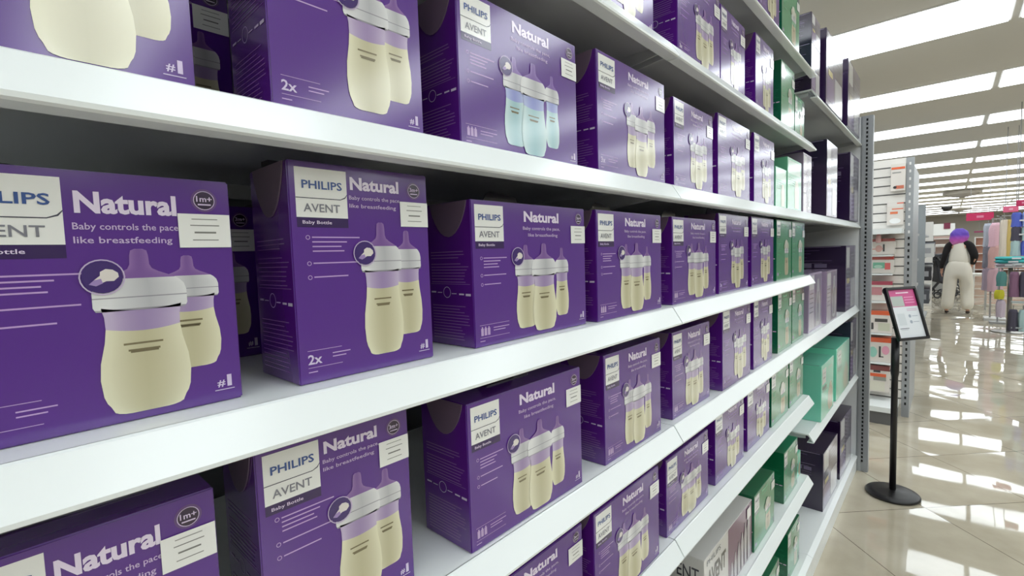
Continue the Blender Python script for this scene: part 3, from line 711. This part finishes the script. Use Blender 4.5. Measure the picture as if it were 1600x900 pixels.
# ------------------------------------------------------------------ end-cap unit with slatted panel
EY = 4.97
t = thing('endcap_shelving', 'white slatted end unit with grey slotted post beyond the sign stand', 'shelving', (0, EY, 0))
s = MB(); s.box((-1.15, .004, .10), (-.272, .03, 2.10), mi=0)
z = 2.03
while z > .14:
    s.box((-1.15, .0025, z), (-.272, .0045, z + .009), mi=1); z -= .0725
link('slat_panel', s.mesh('slat_panel', [mat('slat_white', (226, 222, 216), rough=.5), mat('slat_groove', (90, 88, 86), rough=.8)]), t)
s = MB(); s.box((-.271, 0, 0), (-.222, .05, 2.10), mi=0)
z = 1.5
while z < 2.07: s.box((-.252, -.0012, z), (-.240, .001, z + .022), mi=2); z += .06
z = .1
while z < 1.48: s.box((-.252, -.0012, z), (-.240, .001, z + .022), mi=1); z += .05
link('slotted_post', s.mesh('slotted_post', [M_UPR, M_DARK, mat('slot_lit', (225, 225, 222), rough=.5)]), t)
s = MB(); s.box((-.26, .05, 0), (-.225, .9, 2.05)); link('side_panel', s.mesh('side_panel', M_UPR), t)
s = MB(); s.box((-1.15, -.30, .0), (-.29, .0, .10), mi=1); s.box((-1.15, -.32, .10), (-.285, .0, .14), mi=0); link('base_shelf', s.mesh('base_shelf', [M_WHITE, mat('kick_grey', (104, 104, 104), rough=.5)]), t)
s = MB(); s.box((-1.15, -.26, EYE + .08), (-.275, .0, EYE + .118)); s.box((-1.15, -.262, EYE + .078), (-.275, -.25, EYE + .12)); link('upper_shelf', s.mesh('upper_shelf', M_WHITE), t)
def hang_pack(x0, x1, z0, z1, y, d, head, label, pics):
    t = thing('hanging_pack', label, 'packaged product', ((x0 + x1) / 2, y, EYE + z0), 0, 'packs on the slatted end unit')
    w_, h_ = x1 - x0, z1 - z0
    s = MB(); s.box((-w_ / 2, -d, 0), (w_ / 2, 0, h_ * .86), (224, 216, 208)); link('card_box', s.mesh('card_box', M_CARTON, bevel=.002), t)
    s = MB(); s.box((-w_ / 2, -d - .001, h_ * .80), (w_ / 2, .0, h_), head); link('header', s.mesh('header', M_CARTON, bevel=.002), t)
    q = Print(lambda u, v, L: (-w_ / 2 + u, -d - .0012 - L * .0004, h_ - v))
    for kind, a, b_, c, e, col in pics:
        if kind == 'r': q.rect(w_ * a, h_ * b_, w_ * c, h_ * e, col, 1)
        elif kind == 'd': q.disc(w_ * a, h_ * b_, h_ * c, col, 2, 16, ru=w_ * e)
        else: q.ring(w_ * a, h_ * b_, c, e, col, 2, 16)
    q.build('pack_picture', M_PRINT, t)
OR = (226, 92, 36)
PK = [
 (-.365, -.272, .42, .635, -.045, .03, (226, 220, 210), 'card pack with orange band hanging highest on the slatted panel', [('r', .05, .12, .95, .2, OR), ('r', .1, .3, .7, .34, (150, 150, 146)), ('r', .35, .80, .9, .92, (206, 110, 80)), ('d', .3, .86, .05, .12, (24, 20, 20))]),
 (-.385, -.280, .15, .335, -.045, .03, (228, 222, 216), 'card pack with small orange label hanging just above the upper white shelf', [('r', .6, .04, 1, .09, (230, 120, 96)), ('r', .3, .28, .98, .33, (230, 130, 100)), ('r', .2, .42, .66, .52, (226, 120, 78)), ('d', .5, .82, .12, .34, (240, 240, 238))]),
 (-.47, -.325, -.085, .045, -.02, .10, (150, 50, 34), 'orange topped pack with black strap picture right below the upper white shelf', [('d', .3, .62, .22, .16, (206, 160, 150)), ('r', .48, .35, .56, .8, (40, 38, 38)), ('r', .0, .62, .5, .66, (200, 90, 70))]),
 (-.47, -.33, -.235, -.10, -.02, .10, (176, 52, 32), 'orange topped pack with green and red picture on the slatted panel', [('r', .05, .35, .6, .7, (110, 180, 150)), ('r', .6, .38, .85, .78, (214, 90, 90)), ('d', .3, .6, .1, .2, (176, 216, 196))]),
 (-.48, -.335, -.46, -.30, -.02, .10, (176, 62, 84), 'pink topped pack partly hidden behind the notice frame', [('r', .05, .3, .55, .7, (196, 130, 136)), ('o', .75, .5, .03, .01, (60, 54, 54))]),
 (-.48, -.33, -.72, -.54, -.02, .12, OR, 'bright orange topped pack with dark picture behind the stand', [('r', .25, .35, .8, .5, (66, 60, 56)), ('r', .1, .55, .2, .85, (50, 48, 46)), ('r', .4, .55, .9, .9, (206, 206, 184))]),
 (-.49, -.335, -.96, -.76, -.02, .12, (216, 84, 30), 'orange topped pack with teal and pink bottles picture behind the stand', [('d', .25, .6, .22, .18, (150, 206, 190)), ('r', .5, .35, .58, .8, (44, 42, 44)), ('d', .78, .5, .18, .16, (230, 160, 184)), ('r', .5, .76, .7, .8, (44, 42, 44))]),
 (-.49, -.34, -1.21, -.99, -.02, .12, (122, 50, 48), 'lowest pack with dark red top standing on the white base', [('r', .0, .30, .85, .42, (230, 98, 52)), ('r', .3, .42, .85, .56, (150, 150, 140)), ('r', .15, .6, .8, .95, (222, 218, 200)), ('r', .3, .18, .6, .26, (50, 44, 48))]),
]
for x0, x1, z0, z1, y, d, head, lb, pics in PK: hang_pack(x0, x1, z0, z1, EY + .0 - .002, d, head, lb, pics)
t = thing('feeding_bottle', 'small pink capped bottle on a hook below the upper white shelf', 'bottle', (-.425, EY - .16, EYE + .012))
s = MB(); s.lathe([(.016, 0), (.018, .01), (.018, .05), (.012, .06)], n=16, col=(214, 170, 170)); link('bottle_body', s.mesh('bottle_body', M_ATTR, smooth=True), t)
s = MB(); s.lathe([(.012, .06), (.008, .08), (.004, .09)], n=12, col=(150, 60, 60)); link('teat', s.mesh('teat', M_ATTR, smooth=True), t)
# base pack support: fill shelves below
for z in (-.093, -.243, -.468, -.728, -.968):
    t = thing('wall_ledge', 'thin white ledge on the slatted panel under the %s pack' % {-.093: 'strap picture', -.243: 'green and red', -.468: 'pink topped', -.728: 'bright orange', -.968: 'teal bottles'}[z], 'ledge', (-.72, EY, EYE + z), 0, 'ledges on the slatted panel')
    s = MB(); s.box((-.43, -.15, -.006), (.385, -.0, .006)); link('ledge_board', s.mesh('ledge', M_WHITE), t)

# ------------------------------------------------------------------ farther units on the left side of the aisle
def far_unit(x1, y0, y1, zt, col, name, label):
    t = thing(name, label, 'shelving', (x1, y0, 0))
    s = MB(); s.box((-.9, 0, 0), (0, .04, zt), col); link('end_panel', s.mesh('end_panel', M_ATTR, bevel=.004), t)
    s = MB(); s.box((-.9, .04, 0), (-.5, y1 - y0, zt - .02), (120, 122, 124)); link('back_panel', s.mesh('back_panel', M_ATTR), t)
    for z in (.12, .5, .85, 1.2, 1.55):
        if z < zt - .2:
            s = MB(); s.box((-.5, .04, z - .03), (-.02, y1 - y0, z), (176, 178, 178)); link('shelf_board', s.mesh('shelf_board', M_ATTR), t)
    return t
far_unit(-.31, 7.2, 9.0, EYE + .50, (176, 180, 182), 'shelving_unit', 'pale grey ended shelving unit just past the slatted end unit')
far_unit(-.28, 9.5, 12.0, EYE + .57, (150, 156, 160), 'shelving_unit', 'narrow grey ended shelving unit, second past the slatted end unit')
far_unit(-.285, 14.2, 15.2, EYE + .46, (222, 220, 216), 'shelving_unit', 'white ended shelving unit near the far end of the left side')
rnd = random.Random(11)
def small_pack(x, y, z, w_, d_, h_, col, lb, grp):
    t = thing('boxed_item', lb, 'packaged product', (x, y, z), 0, grp)
    s = MB(); s.box((-w_ / 2, -d_ / 2, 0), (w_ / 2, d_ / 2, h_), col); link('box_body', s.mesh('box_body', M_ATTR, bevel=.003), t)
    s = MB(); s.box((w_ / 2, -d_ * .3, h_ * .3), (w_ / 2 + .0015, d_ * .3, h_ * .7), (190, 190, 192)); s.box((-w_ * .3, -d_ / 2 - .0015, h_ * .3), (w_ * .3, -d_ / 2, h_ * .7), (160, 160, 164)); link('box_label', s.mesh('box_label', M_ATTR), t)
cols = [(84, 86, 92), (190, 190, 190), (52, 50, 54), (150, 150, 156), (206, 206, 204), (98, 92, 96)]
cn = ['slate grey', 'light grey', 'black', 'mid grey', 'off white', 'brownish grey']
for zi, z in enumerate((.5, .85, 1.2)):
    for k in range(3):
        ci = (zi * 2 + k * 5) % 6
        small_pack(-.30 + .02 * zi, 9.66 + k * .34, z + .0005, .16, .28, .20 + .02 * k, cols[ci], '%s boxed item, %s along on the %s shelf of the narrow grey unit' % (cn[ci], ['first', 'second', 'third'][k], ['lower', 'middle', 'upper'][zi]), 'boxes on the narrow grey unit')

# grey strollers-like dark stock by the far left: open display with header board
t = thing('display_unit', 'white topped display shelving with maroon header plate behind the person, left', 'shelving', (-.13, 18.7, 0))
s = MB(); s.box((-.28, 0, 0), (.30, .5, 1.0), (150, 150, 148)); link('cabinet', s.mesh('cabinet', M_ATTR), t)
s = MB(); s.box((-.3, -.02, 1.62), (.22, .5, 1.95), (240, 240, 236)); link('header_board', s.mesh('header_board', M_ATTR), t)
s = MB(); s.box((-.02, -.04, 1.80), (.12, -.021, 1.97), (122, 44, 70)); link('header_plate', s.mesh('header_plate', M_ATTR), t)
for z in (1.0, 1.32):
    s = MB(); s.box((-.28, -.02, z), (.3, .5, z + .04), (226, 226, 222)); link('shelf_board', s.mesh('shelf_board', M_ATTR), t)
for sx in (-.28, .26):
    s = MB(); s.box((sx, .2, 1.04), (sx + .04, .3, 1.62), (170, 170, 168)); link('support', s.mesh('support', M_ATTR), t)
# dark pram stock at left of the person
def pram(x, y, lb, col):
    t = thing('pushchair', lb, 'pushchair', (x, y, 0), R(-60), 'pushchairs left of the person')
    for a in (-1, 1):
        for b_ in (-1, 1):
            s = MB(); s.lathe([(.06, -.012), (.085, -.012), (.085, .012), (.06, .012), (.06, -.012)], n=20, col=(30, 30, 32), cap=False)
            o = link('wheel', s.mesh('wheel', M_ATTR), t, (a * .20, b_ * .30, .085)); o.rotation_euler = (0, R(90), 0)
    s = MB(); s.prism([(-.25, .42), (.02, .34), (.28, .40), (.30, .55), (.0, .52), (-.24, .98), (-.32, .96)], -.17, .17, col); o = link('seat', s.mesh('seat', M_CLOTH, bevel=.02), t); o.rotation_euler = (0, 0, R(90))
    s = MB(); s.prism([(-.32, .80), (-.10, .78), (.08, .92), (.06, 1.02), (-.08, 1.12), (-.28, 1.10), (-.36, .98)], -.19, .19, mixc(col, (0, 0, 0), .3)); o = link('hood', s.mesh('hood', M_CLOTH, bevel=.03), t); o.rotation_euler = (0, 0, R(90))
    s = MB()
    for a in (-.2, .2):
        s.box((a - .012, -.32, .085), (a + .012, .32, .11), (70, 70, 74)); s.prism([(-.30, .10), (-.27, .10), (-.0, .45), (-.03, .46)], a - .012, a + .012, (70, 70, 74), axis=0)
        s.prism([(.27, .10), (.30, .10), (-.30, 1.06), (-.33, 1.05)], a - .012, a + .012, (70, 70, 74), axis=0)
    s.box((-.21, -.34, 1.04), (.21, -.31, 1.07), (40, 40, 42))
    link('chassis', s.mesh('chassis', M_ATTR), t)
pram(-.06, 16.5, 'dark grey pushchair left of the person, nearer one', (60, 60, 66))
pram(.0, 17.5, 'lighter grey pushchair left of the person, farther one', (120, 120, 126))

# hanging signs
def hang_sign(x0, x1, z0, z1, y, col, lb):
    t = thing('hanging_sign', lb, 'sign', ((x0 + x1) / 2, y, EYE + z0), 0, 'signs hanging from the ceiling')
    w_, h_ = x1 - x0, z1 - z0
    s = MB(); s.box((-w_ / 2, 0, 0), (w_ / 2, .03, h_), col); link('sign_board', s.mesh('sign_board', M_ATTR, bevel=.004), t)
    s = MB(); s.box((-w_ * .12, -.003, h_ * .35), (w_ * .14, 0, h_ * .65), mixc(col, (255, 255, 255), .45)); link('sign_mark', s.mesh('sign_mark', M_ATTR), t)
    for a in (-.35, .35):
        s = MB(); s.box((w_ * a - .004, .012, h_), (w_ * a + .004, .018, CZ - EYE - z0), (150, 150, 150)); link('suspension_rod', s.mesh('rod', M_ATTR), t)
hang_sign(.27, .74, .49, .67, 16, (204, 40, 96), 'wide pink sign hanging over the aisle behind the person')
hang_sign(.50, .64, .36, .44, 9, (214, 96, 130), 'small pink sign at the right, left of the magenta one')
hang_sign(.515, .62, .36, .425, 7.5, (190, 40, 92), 'magenta sign at the right picture edge')
hang_sign(.62, 1.5, .30, .36, 24, (130, 50, 84), 'dark maroon sign far at the back wall')
# back wall displays
for i, (x0, x1, h_, c1, lb) in enumerate(((-3.5, -1.5, 1.9, (150, 120, 112), 'brown shelving far at the back left'), (-1.2, .3, 1.7, (176, 150, 140), 'tan shelving far at the back centre'), (.8, 2.6, 1.6, (206, 150, 130), 'peach coloured shelving far at the back right'), (3.0, 5.2, 1.9, (170, 150, 160), 'mauve shelving far at the back right end'))):
    t = thing('shelving_unit', lb, 'shelving', ((x0 + x1) / 2, 30, 0), 0, 'shelving along the far end'); hw = (x1 - x0) / 2
    s = MB(); s.box((-hw, .3, 0), (hw, .36, h_), c1); link('back_panel', s.mesh('back_panel', M_ATTR), t)
    for a in (-hw, hw - .04):
        s = MB(); s.box((a, -.1, 0), (a + .04, .3, h_), (200, 200, 198)); link('side_panel', s.mesh('side_panel', M_ATTR), t)
    for k in range(5):
        s = MB(); s.box((-hw + .04, -.1, .12 + k * .36), (hw - .04, .3, .15 + k * .36), (228, 226, 222)); link('shelf_board', s.mesh('shelf', M_ATTR), t)

# ------------------------------------------------------------------ clothes at the right
def garment(parent_label, x, y, ztop, col, L, w_, rz, grp, nm='hanging_garment', cat='clothing'):
    t = thing(nm, parent_label, cat, (x, y, ztop), rz, grp)
    s = MB(); n = 24; rows = 8
    pts = []
    for j in range(rows + 1):
        v = j / rows; zz = -v * L
        ww = w_ * (.72 + .28 * min(1, v * 6)) * (1 + .06 * math.sin(7 * v + x * 40))
        ring = []
        for k in range(n):
            a = 2 * math.pi * k / n
            rr = 1 + .13 * math.sin(6 * a + 2 * v + x * 30) * (.5 + .5 * v)
            ring.append((ww / 2 * math.cos(a) * rr, .045 * math.sin(a) * rr, zz))
        pts.append(ring)
    i = len(s.v)
    for r in pts: s.v += r
    for j in range(rows):
        for k in range(n):
            l = (k + 1) % n
            sh = col
            s.f.append((i + j * n + k, i + (j + 1) * n + k, i + (j + 1) * n + l, i + j * n + l)); s.c.append([sh] * 4); s.m.append(0)
    s.f.append(tuple(range(n))); s.c.append([col] * n); s.m.append(0)
    link('cloth_body', s.mesh('cloth_body', M_CLOTH, smooth=True), t)
    s = MB(); s.box((-.004, -.004, 0), (.004, .004, .06), (120, 120, 120)); s.box((-w_ * .3, -.004, -.012), (w_ * .3, .004, .004), (120, 120, 120)); link('hanger', s.mesh('hanger', M_ATTR), t)
t = thing('garment_rack', 'tall metal rack carrying pink garments right of the person', 'rack', (.55, 12.1, 0))
for a in (0, .14):
    s = MB(); s.box((a - .012, -.02, 0), (a + .012, .02, EYE + .40), (150, 146, 144)); link('rack_post', s.mesh('post', M_ATTR), t)
for z in (EYE + .37, EYE - .05, EYE - .42):
    s = MB(); s.box((-.02, -.012, z), (.16, .012, z + .02), (170, 168, 164)); link('rail', s.mesh('rail', M_ATTR), t)
s = MB(); s.box((-.08, -.2, .0), (.2, .2, .04), (196, 194, 190)); link('rack_base', s.mesh('base', M_ATTR), t)
for i, (dz, L, c, nm_) in enumerate(((.36, .42, (232, 190, 204), 'pale pink garment, upper one'), (-.04, .40, (220, 176, 172), 'peach pink garment, middle one'), (-.43, .42, (206, 170, 180), 'dusty pink garment, lowest one'))):
    garment(nm_ + ' on the tall rack right of the person', .60, 12.0, EYE + dz - .05, c, L, .20, .2, 'pink garments on the tall rack')
    garment(['grey blue garment, upper one', 'grey patterned garment, middle one', 'lilac grey garment, lowest one'][i] + ' on the left side of the tall rack', .50, 12.25, EYE + dz - .05, [(180, 184, 196), (130, 130, 142), (176, 160, 176)][i], L, .12, .4, 'grey garments on the tall rack')
# low white shelf beside rack
t = thing('low_table', 'low white table beside the person under the pink garments', 'table', (.46, 13.9, 0))
s = MB(); s.box((-.12, -.15, .72), (.12, .15, .75), (232, 232, 228)); link('table_top', s.mesh('top', M_ATTR, bevel=.004), t)
for a in (-.1, .1):
    for b_ in (-.13, .13):
        s = MB(); s.box((a - .012, b_ - .012, 0), (a + .012, b_ + .012, .72), (160, 160, 158)); link('leg', s.mesh('leg', M_ATTR), t)
# round based steel display stand with folded teal clothes
t = thing('display_stand', 'steel display stand on a round chrome floor plate at the right', 'display stand', (.69, 10.55, 0))
s = MB(); s.lathe([(.20, 0), (.205, .006), (.20, .014), (.04, .022)], n=40); link('round_base', s.mesh('rb', M_CHROME, smooth=False), t)
s = MB(); s.lathe([(.028, .02), (.028, 1.0)], n=16); link('pole', s.mesh('pole', M_CHROME, smooth=True), t)
s = MB(); s.box((-.17, -.15, 1.0), (.17, .15, 1.018), (200, 200, 198)); link('tray', s.mesh('tray', M_ATTR, bevel=.004), t)
for i, (dz, c, lb) in enumerate(((0, (196, 176, 186), 'folded dusty pink garment at the bottom of the pile on the display stand'), (.05, (70, 178, 180), 'folded turquoise garment in the middle of the pile on the display stand'), (.10, (88, 196, 196), 'turquoise garment on top of the pile on the display stand'), )):
    t = thing('folded_garment', lb, 'clothing', (.665 + .01 * i, 10.52, 1.0185 + dz), R(12 * i), 'folded clothes on the display stand')
    s = MB(); s.box((-.15, -.12, 0), (.15, .12, .049), c); me = s.mesh('folded', M_CLOTH, bevel=.018, seg=3, smooth=True); link('folded_cloth', me, t)
    s = MB(); s.box((-.05, -.121, .01), (.06, -.119, .035), (224, 224, 226)); link('tag', s.mesh('tag', M_ATTR), t)
for i, (dx, c, z0, L, lb) in enumerate(((-.10, (96, 150, 146), 1.0, .22, 'green garment hanging left under the display stand tray'), (.07, (216, 206, 200), 1.0, .30, 'pale garment hanging right under the display stand tray'), (-.12, (214, 206, 60), .72, .14, 'small yellow item hanging low on the display stand'), (-.10, (206, 190, 204), .56, .26, 'lilac garment hanging lowest on the display stand'))):
    garment(lb, .69 + dx, 10.44, z0 - .06, c, L, .11, .1 * i, 'items hanging from the display stand')
# clothes wall at the far right
t = thing('wall_rack', 'tall grey clothing rack cut by the right picture edge', 'rack', (.80, 9.6, 0))
s = MB(); s.box((-.02, 0, 0), (.06, .06, EYE + .5), (120, 130, 134)); link('rack_post', s.mesh('post', M_ATTR), t)
s = MB(); s.box((.30, 0, 0), (.38, .06, EYE + .5), (120, 130, 134)); link('rack_post', s.mesh('post', M_ATTR), t)
for z, c in ((EYE + .25, (220, 222, 226)), (EYE + .06, (206, 206, 206)), (EYE - .35, (170, 176, 176)), (.55, (160, 170, 170)), (.2, (160, 166, 166))):
    s = MB(); s.box((-.16, -.14, z), (.38, 0, z + .02), c); link('shelf_board', s.mesh('shelf', M_ATTR), t)
gc = [((88, 104, 196), 'blue'), ((150, 170, 214), 'light blue'), ((128, 92, 116), 'plum'), ((176, 168, 176), 'grey'), ((74, 70, 84), 'charcoal'), ((206, 160, 170), 'rose'), ((170, 196, 196), 'pale teal'), ((216, 206, 190), 'cream')]
for r_i, (z, L) in enumerate(((EYE + .44, .17), (EYE + .24, .17), (EYE + .05, .18), (EYE - .38, .30), (.52, .26))):
    for k in range(4):
        ci = (r_i * 3 + k * 2 + (1 if r_i % 2 else 0)) % 8 if r_i else [0, 1, 0, 1][k]
        garment('%s garment, %s from the left in the %s row of the right clothing rack' % (gc[ci][1], ['first', 'second', 'third', 'fourth'][k], ['top', 'second', 'third', 'fourth', 'lowest'][r_i]), .66 + k * .095, 9.50, z - .06 if r_i else z - .07, gc[ci][0], L * 1.15, .092, .3 * k, 'garments on the right clothing rack')
t = thing('garment_rack', 'slim rack with cream and mauve clothes between the pink rack and the right edge', 'rack', (.62, 11.6, 0))
s = MB(); s.box((-.01, -.01, 0), (.01, .01, EYE + .42), (150, 150, 150)); link('rack_post', s.mesh('post', M_ATTR), t)
s = MB(); s.box((-.05, -.01, EYE + .40), (.25, .01, EYE + .42), (150, 150, 150)); link('rail', s.mesh('rail', M_ATTR), t)
s = MB(); s.box((-.1, -.1, 0), (.1, .1, .03), (150, 150, 150)); link('rack_base', s.mesh('base', M_ATTR), t)
for k, (c, lb) in enumerate((((220, 206, 190), 'cream garment'), ((206, 180, 110), 'mustard garment'), ((170, 140, 160), 'mauve garment'))):
    garment(lb + ' on the slim rack between the pink rack and the right edge', .66 + k * .075, 11.5, EYE + .34, c, .62, .10, .2 * k, 'garments on the slim rack')

# ------------------------------------------------------------------ person walking away
def skin_obj(name, pts, edges, material, parent, root=0, sub=2):
    me = bpy.data.meshes.new(name); me.from_pydata([p[:3] for p in pts], edges, [])
    o = link(name, me, parent)
    bm = bmesh.new(); bm.from_mesh(me); ly = bm.verts.layers.skin.verify()
    for v, p in zip(bm.verts, pts):
        v[ly].radius = (p[3], p[4] if len(p) > 4 else p[3])
    bm.verts.ensure_lookup_table(); bm.verts[root][ly].use_root = True
    bm.to_mesh(me); bm.free()
    md = o.modifiers.new('skin', 'SKIN'); md.use_smooth_shade = True
    md = o.modifiers.new('sub', 'SUBSURF'); md.levels = sub; md.render_levels = sub
    me.materials.append(material)
    return o
SKIN = mat('skin', (196, 150, 128), rough=.5)
CREAMC = mat('cream_cotton', (226, 220, 206), rough=.85)
BLACKC = mat('black_knit', (24, 20, 22), rough=.9)
def hair_mat():
    m = bpy.data.materials.new('dyed_hair'); m.use_nodes = True; nt = m.node_tree; b_ = nt.nodes['Principled BSDF']
    tc = nt.nodes.new('ShaderNodeTexCoord'); sp = nt.nodes.new('ShaderNodeSeparateXYZ'); nt.links.new(tc.outputs['Generated'], sp.inputs[0])
    r = nt.nodes.new('ShaderNodeValToRGB'); e = r.color_ramp.elements
    e[0].position = .0; e[0].color = lin((226, 150, 196)) + (1,); e[1].position = 1; e[1].color = lin((92, 66, 168)) + (1,)
    x = r.color_ramp.elements.new(.35); x.color = lin((190, 84, 180)) + (1,); x = r.color_ramp.elements.new(.62); x.color = lin((98, 62, 176)) + (1,)
    nt.links.new(sp.outputs[2], r.inputs[0]); nt.links.new(r.outputs[0], b_.inputs['Base Color']); b_.inputs['Roughness'].default_value = .6
    return m
PX, PY = .125, 12.8
t = thing('person', 'person walking away in cream trousers and vest, black sleeves and purple pink hair', 'person', (PX, PY, 0), R(-4))
# local frame: +Y away from the viewer (walking direction)
body = [(0, 0, .90, .10, .085), (0, .01, 1.06, .095, .075), (0, .02, 1.24, .115, .085), (0, .02, 1.36, .075, .06), (0, .03, 1.44, .042), (0, .045, 1.52, .055), (0, .05, 1.59, .070, .08),
        (-.10, 0, .86, .075), (-.12, -.03, .47, .048), (-.15, -.10, .09, .030), (-.15, .02, .035, .026), (-.15, .10, .03, .018),
        (.10, 0, .86, .075), (.13, .06, .47, .048), (.15, -.04, .09, .030), (.15, .07, .035, .026), (.15, .14, .03, .018),
        (-.16, .02, 1.34, .036), (-.22, -.01, 1.10, .036), (-.245, .06, .90, .026), (-.25, .075, .85, .020),
        (.16, .02, 1.34, .036), (.23, .0, 1.10, .036), (.19, .14, .96, .026), (.17, .18, .93, .020)]
ed = [(0, 1), (1, 2), (2, 3), (3, 4), (4, 5), (5, 6), (0, 7), (7, 8), (8, 9), (9, 10), (10, 11), (0, 12), (12, 13), (13, 14), (14, 15), (15, 16), (3, 17), (17, 18), (18, 19), (19, 20), (3, 21), (21, 22), (22, 23), (23, 24)]
skin_obj('body', body, ed, SKIN, t)
# fingers, both hands
fm_ = []
for sx, hx, hy, hz in ((-1, -.25, .075, .85), (1, .17, .18, .93)):
    pts = [(hx, hy, hz + .01, .020, .012), (hx, hy + .004, hz - .045, .024, .011)]; eds = [(0, 1)]
    for q in range(4):
        a = (q - 1.5) * .0125; i = len(pts); ln = (.030, .036, .034, .026)[q]
        pts += [(hx, hy + a + .004, hz - .062, .0062), (hx - sx * .004, hy + a + .006, hz - .062 - ln, .0056), (hx - sx * .014, hy + a + .006, hz - .062 - ln * 1.7, .005)]
        eds += [(1, i), (i, i + 1), (i + 1, i + 2)]
    i = len(pts); pts += [(hx - sx * .006, hy + .026, hz - .022, .0075), (hx - sx * .012, hy + .038, hz - .048, .0062)]; eds += [(0, i), (i, i + 1)]
    skin_obj('hand', pts, eds, SKIN, t, 0, 1)
trs = [(0, 0, .93, .20, .13), (-.10, -.005, .78, .125, .125), (-.125, -.03, .45, .105, .105), (-.15, -.08, .07, .105, .10), (.10, -.005, .78, .125, .125), (.13, .05, .45, .105, .105), (.15, -.025, .07, .105, .10), (0, 0, 1.10, .165, .12)]
skin_obj('trousers', trs, [(0, 1), (1, 2), (2, 3), (0, 4), (4, 5), (5, 6), (0, 7)], CREAMC, t)
vs = [(0, 0, .94, .180, .125), (0, .012, 1.10, .155, .112), (0, .02, 1.27, .130, .105), (0, .02, 1.42, .085, .08), (0, .02, 1.48, .05, .05)]
skin_obj('vest', vs, [(0, 1), (1, 2), (2, 3), (3, 4)], mat('vest_cotton', (222, 216, 202), rough=.85), t)
for sx in (-1, 1):
    if sx < 0: a = [(-.03, .02, 1.41, .06), (-.15, .02, 1.37, .072), (-.205, -.01, 1.14, .052), (-.25, .04, .93, .036), (-.252, .05, .89, .034)]
    else: a = [(.03, .02, 1.41, .06), (.15, .02, 1.37, .074), (.225, 0, 1.14, .070), (.20, .12, 1.0, .045), (.19, .14, .97, .040)]
    skin_obj('sleeve', a, [(0, 1), (1, 2), (2, 3), (3, 4)], BLACKC, t)
bm = bmesh.new(); bmesh.ops.create_icosphere(bm, subdivisions=4, radius=1)
for v in bm.verts:
    x, y, z = v.co; low = max(0, -z)
    n3 = 1 + .05 * math.sin(9 * x + 5 * z) * math.cos(7 * y - 6 * z)
    v.co = Vector(((x * (.135 + .025 * low)) * n3 - .05 * low ** 2, y * .115 * n3 + .03 - .03 * low, 1.545 + z * (.135 if z > 0 else .20) * n3))
me = bpy.data.meshes.new('hair'); bm.to_mesh(me); bm.free(); me.materials.append(hair_mat()); me.polygons.foreach_set('use_smooth', [True] * len(me.polygons))
link('hair', me, t)
hf = [(0, .135, 1.52, .010), (0, .175, 1.495, .012), (0, .165, 1.48, .008)]
skin_obj('nose', hf, [(0, 1), (1, 2)], SKIN, t, 0, 1)
for x, y in ((-.15, -.02), (.15, .03)):
    s = [(x, y - .085, .045, .036, .032), (x, y + .0, .042, .040, .030), (x, y + .11, .032, .032, .022)]
    skin_obj('shoe', s, [(0, 1), (1, 2)], mat('shoe_leather', (46, 36, 32), rough=.6), t, 0, 1)
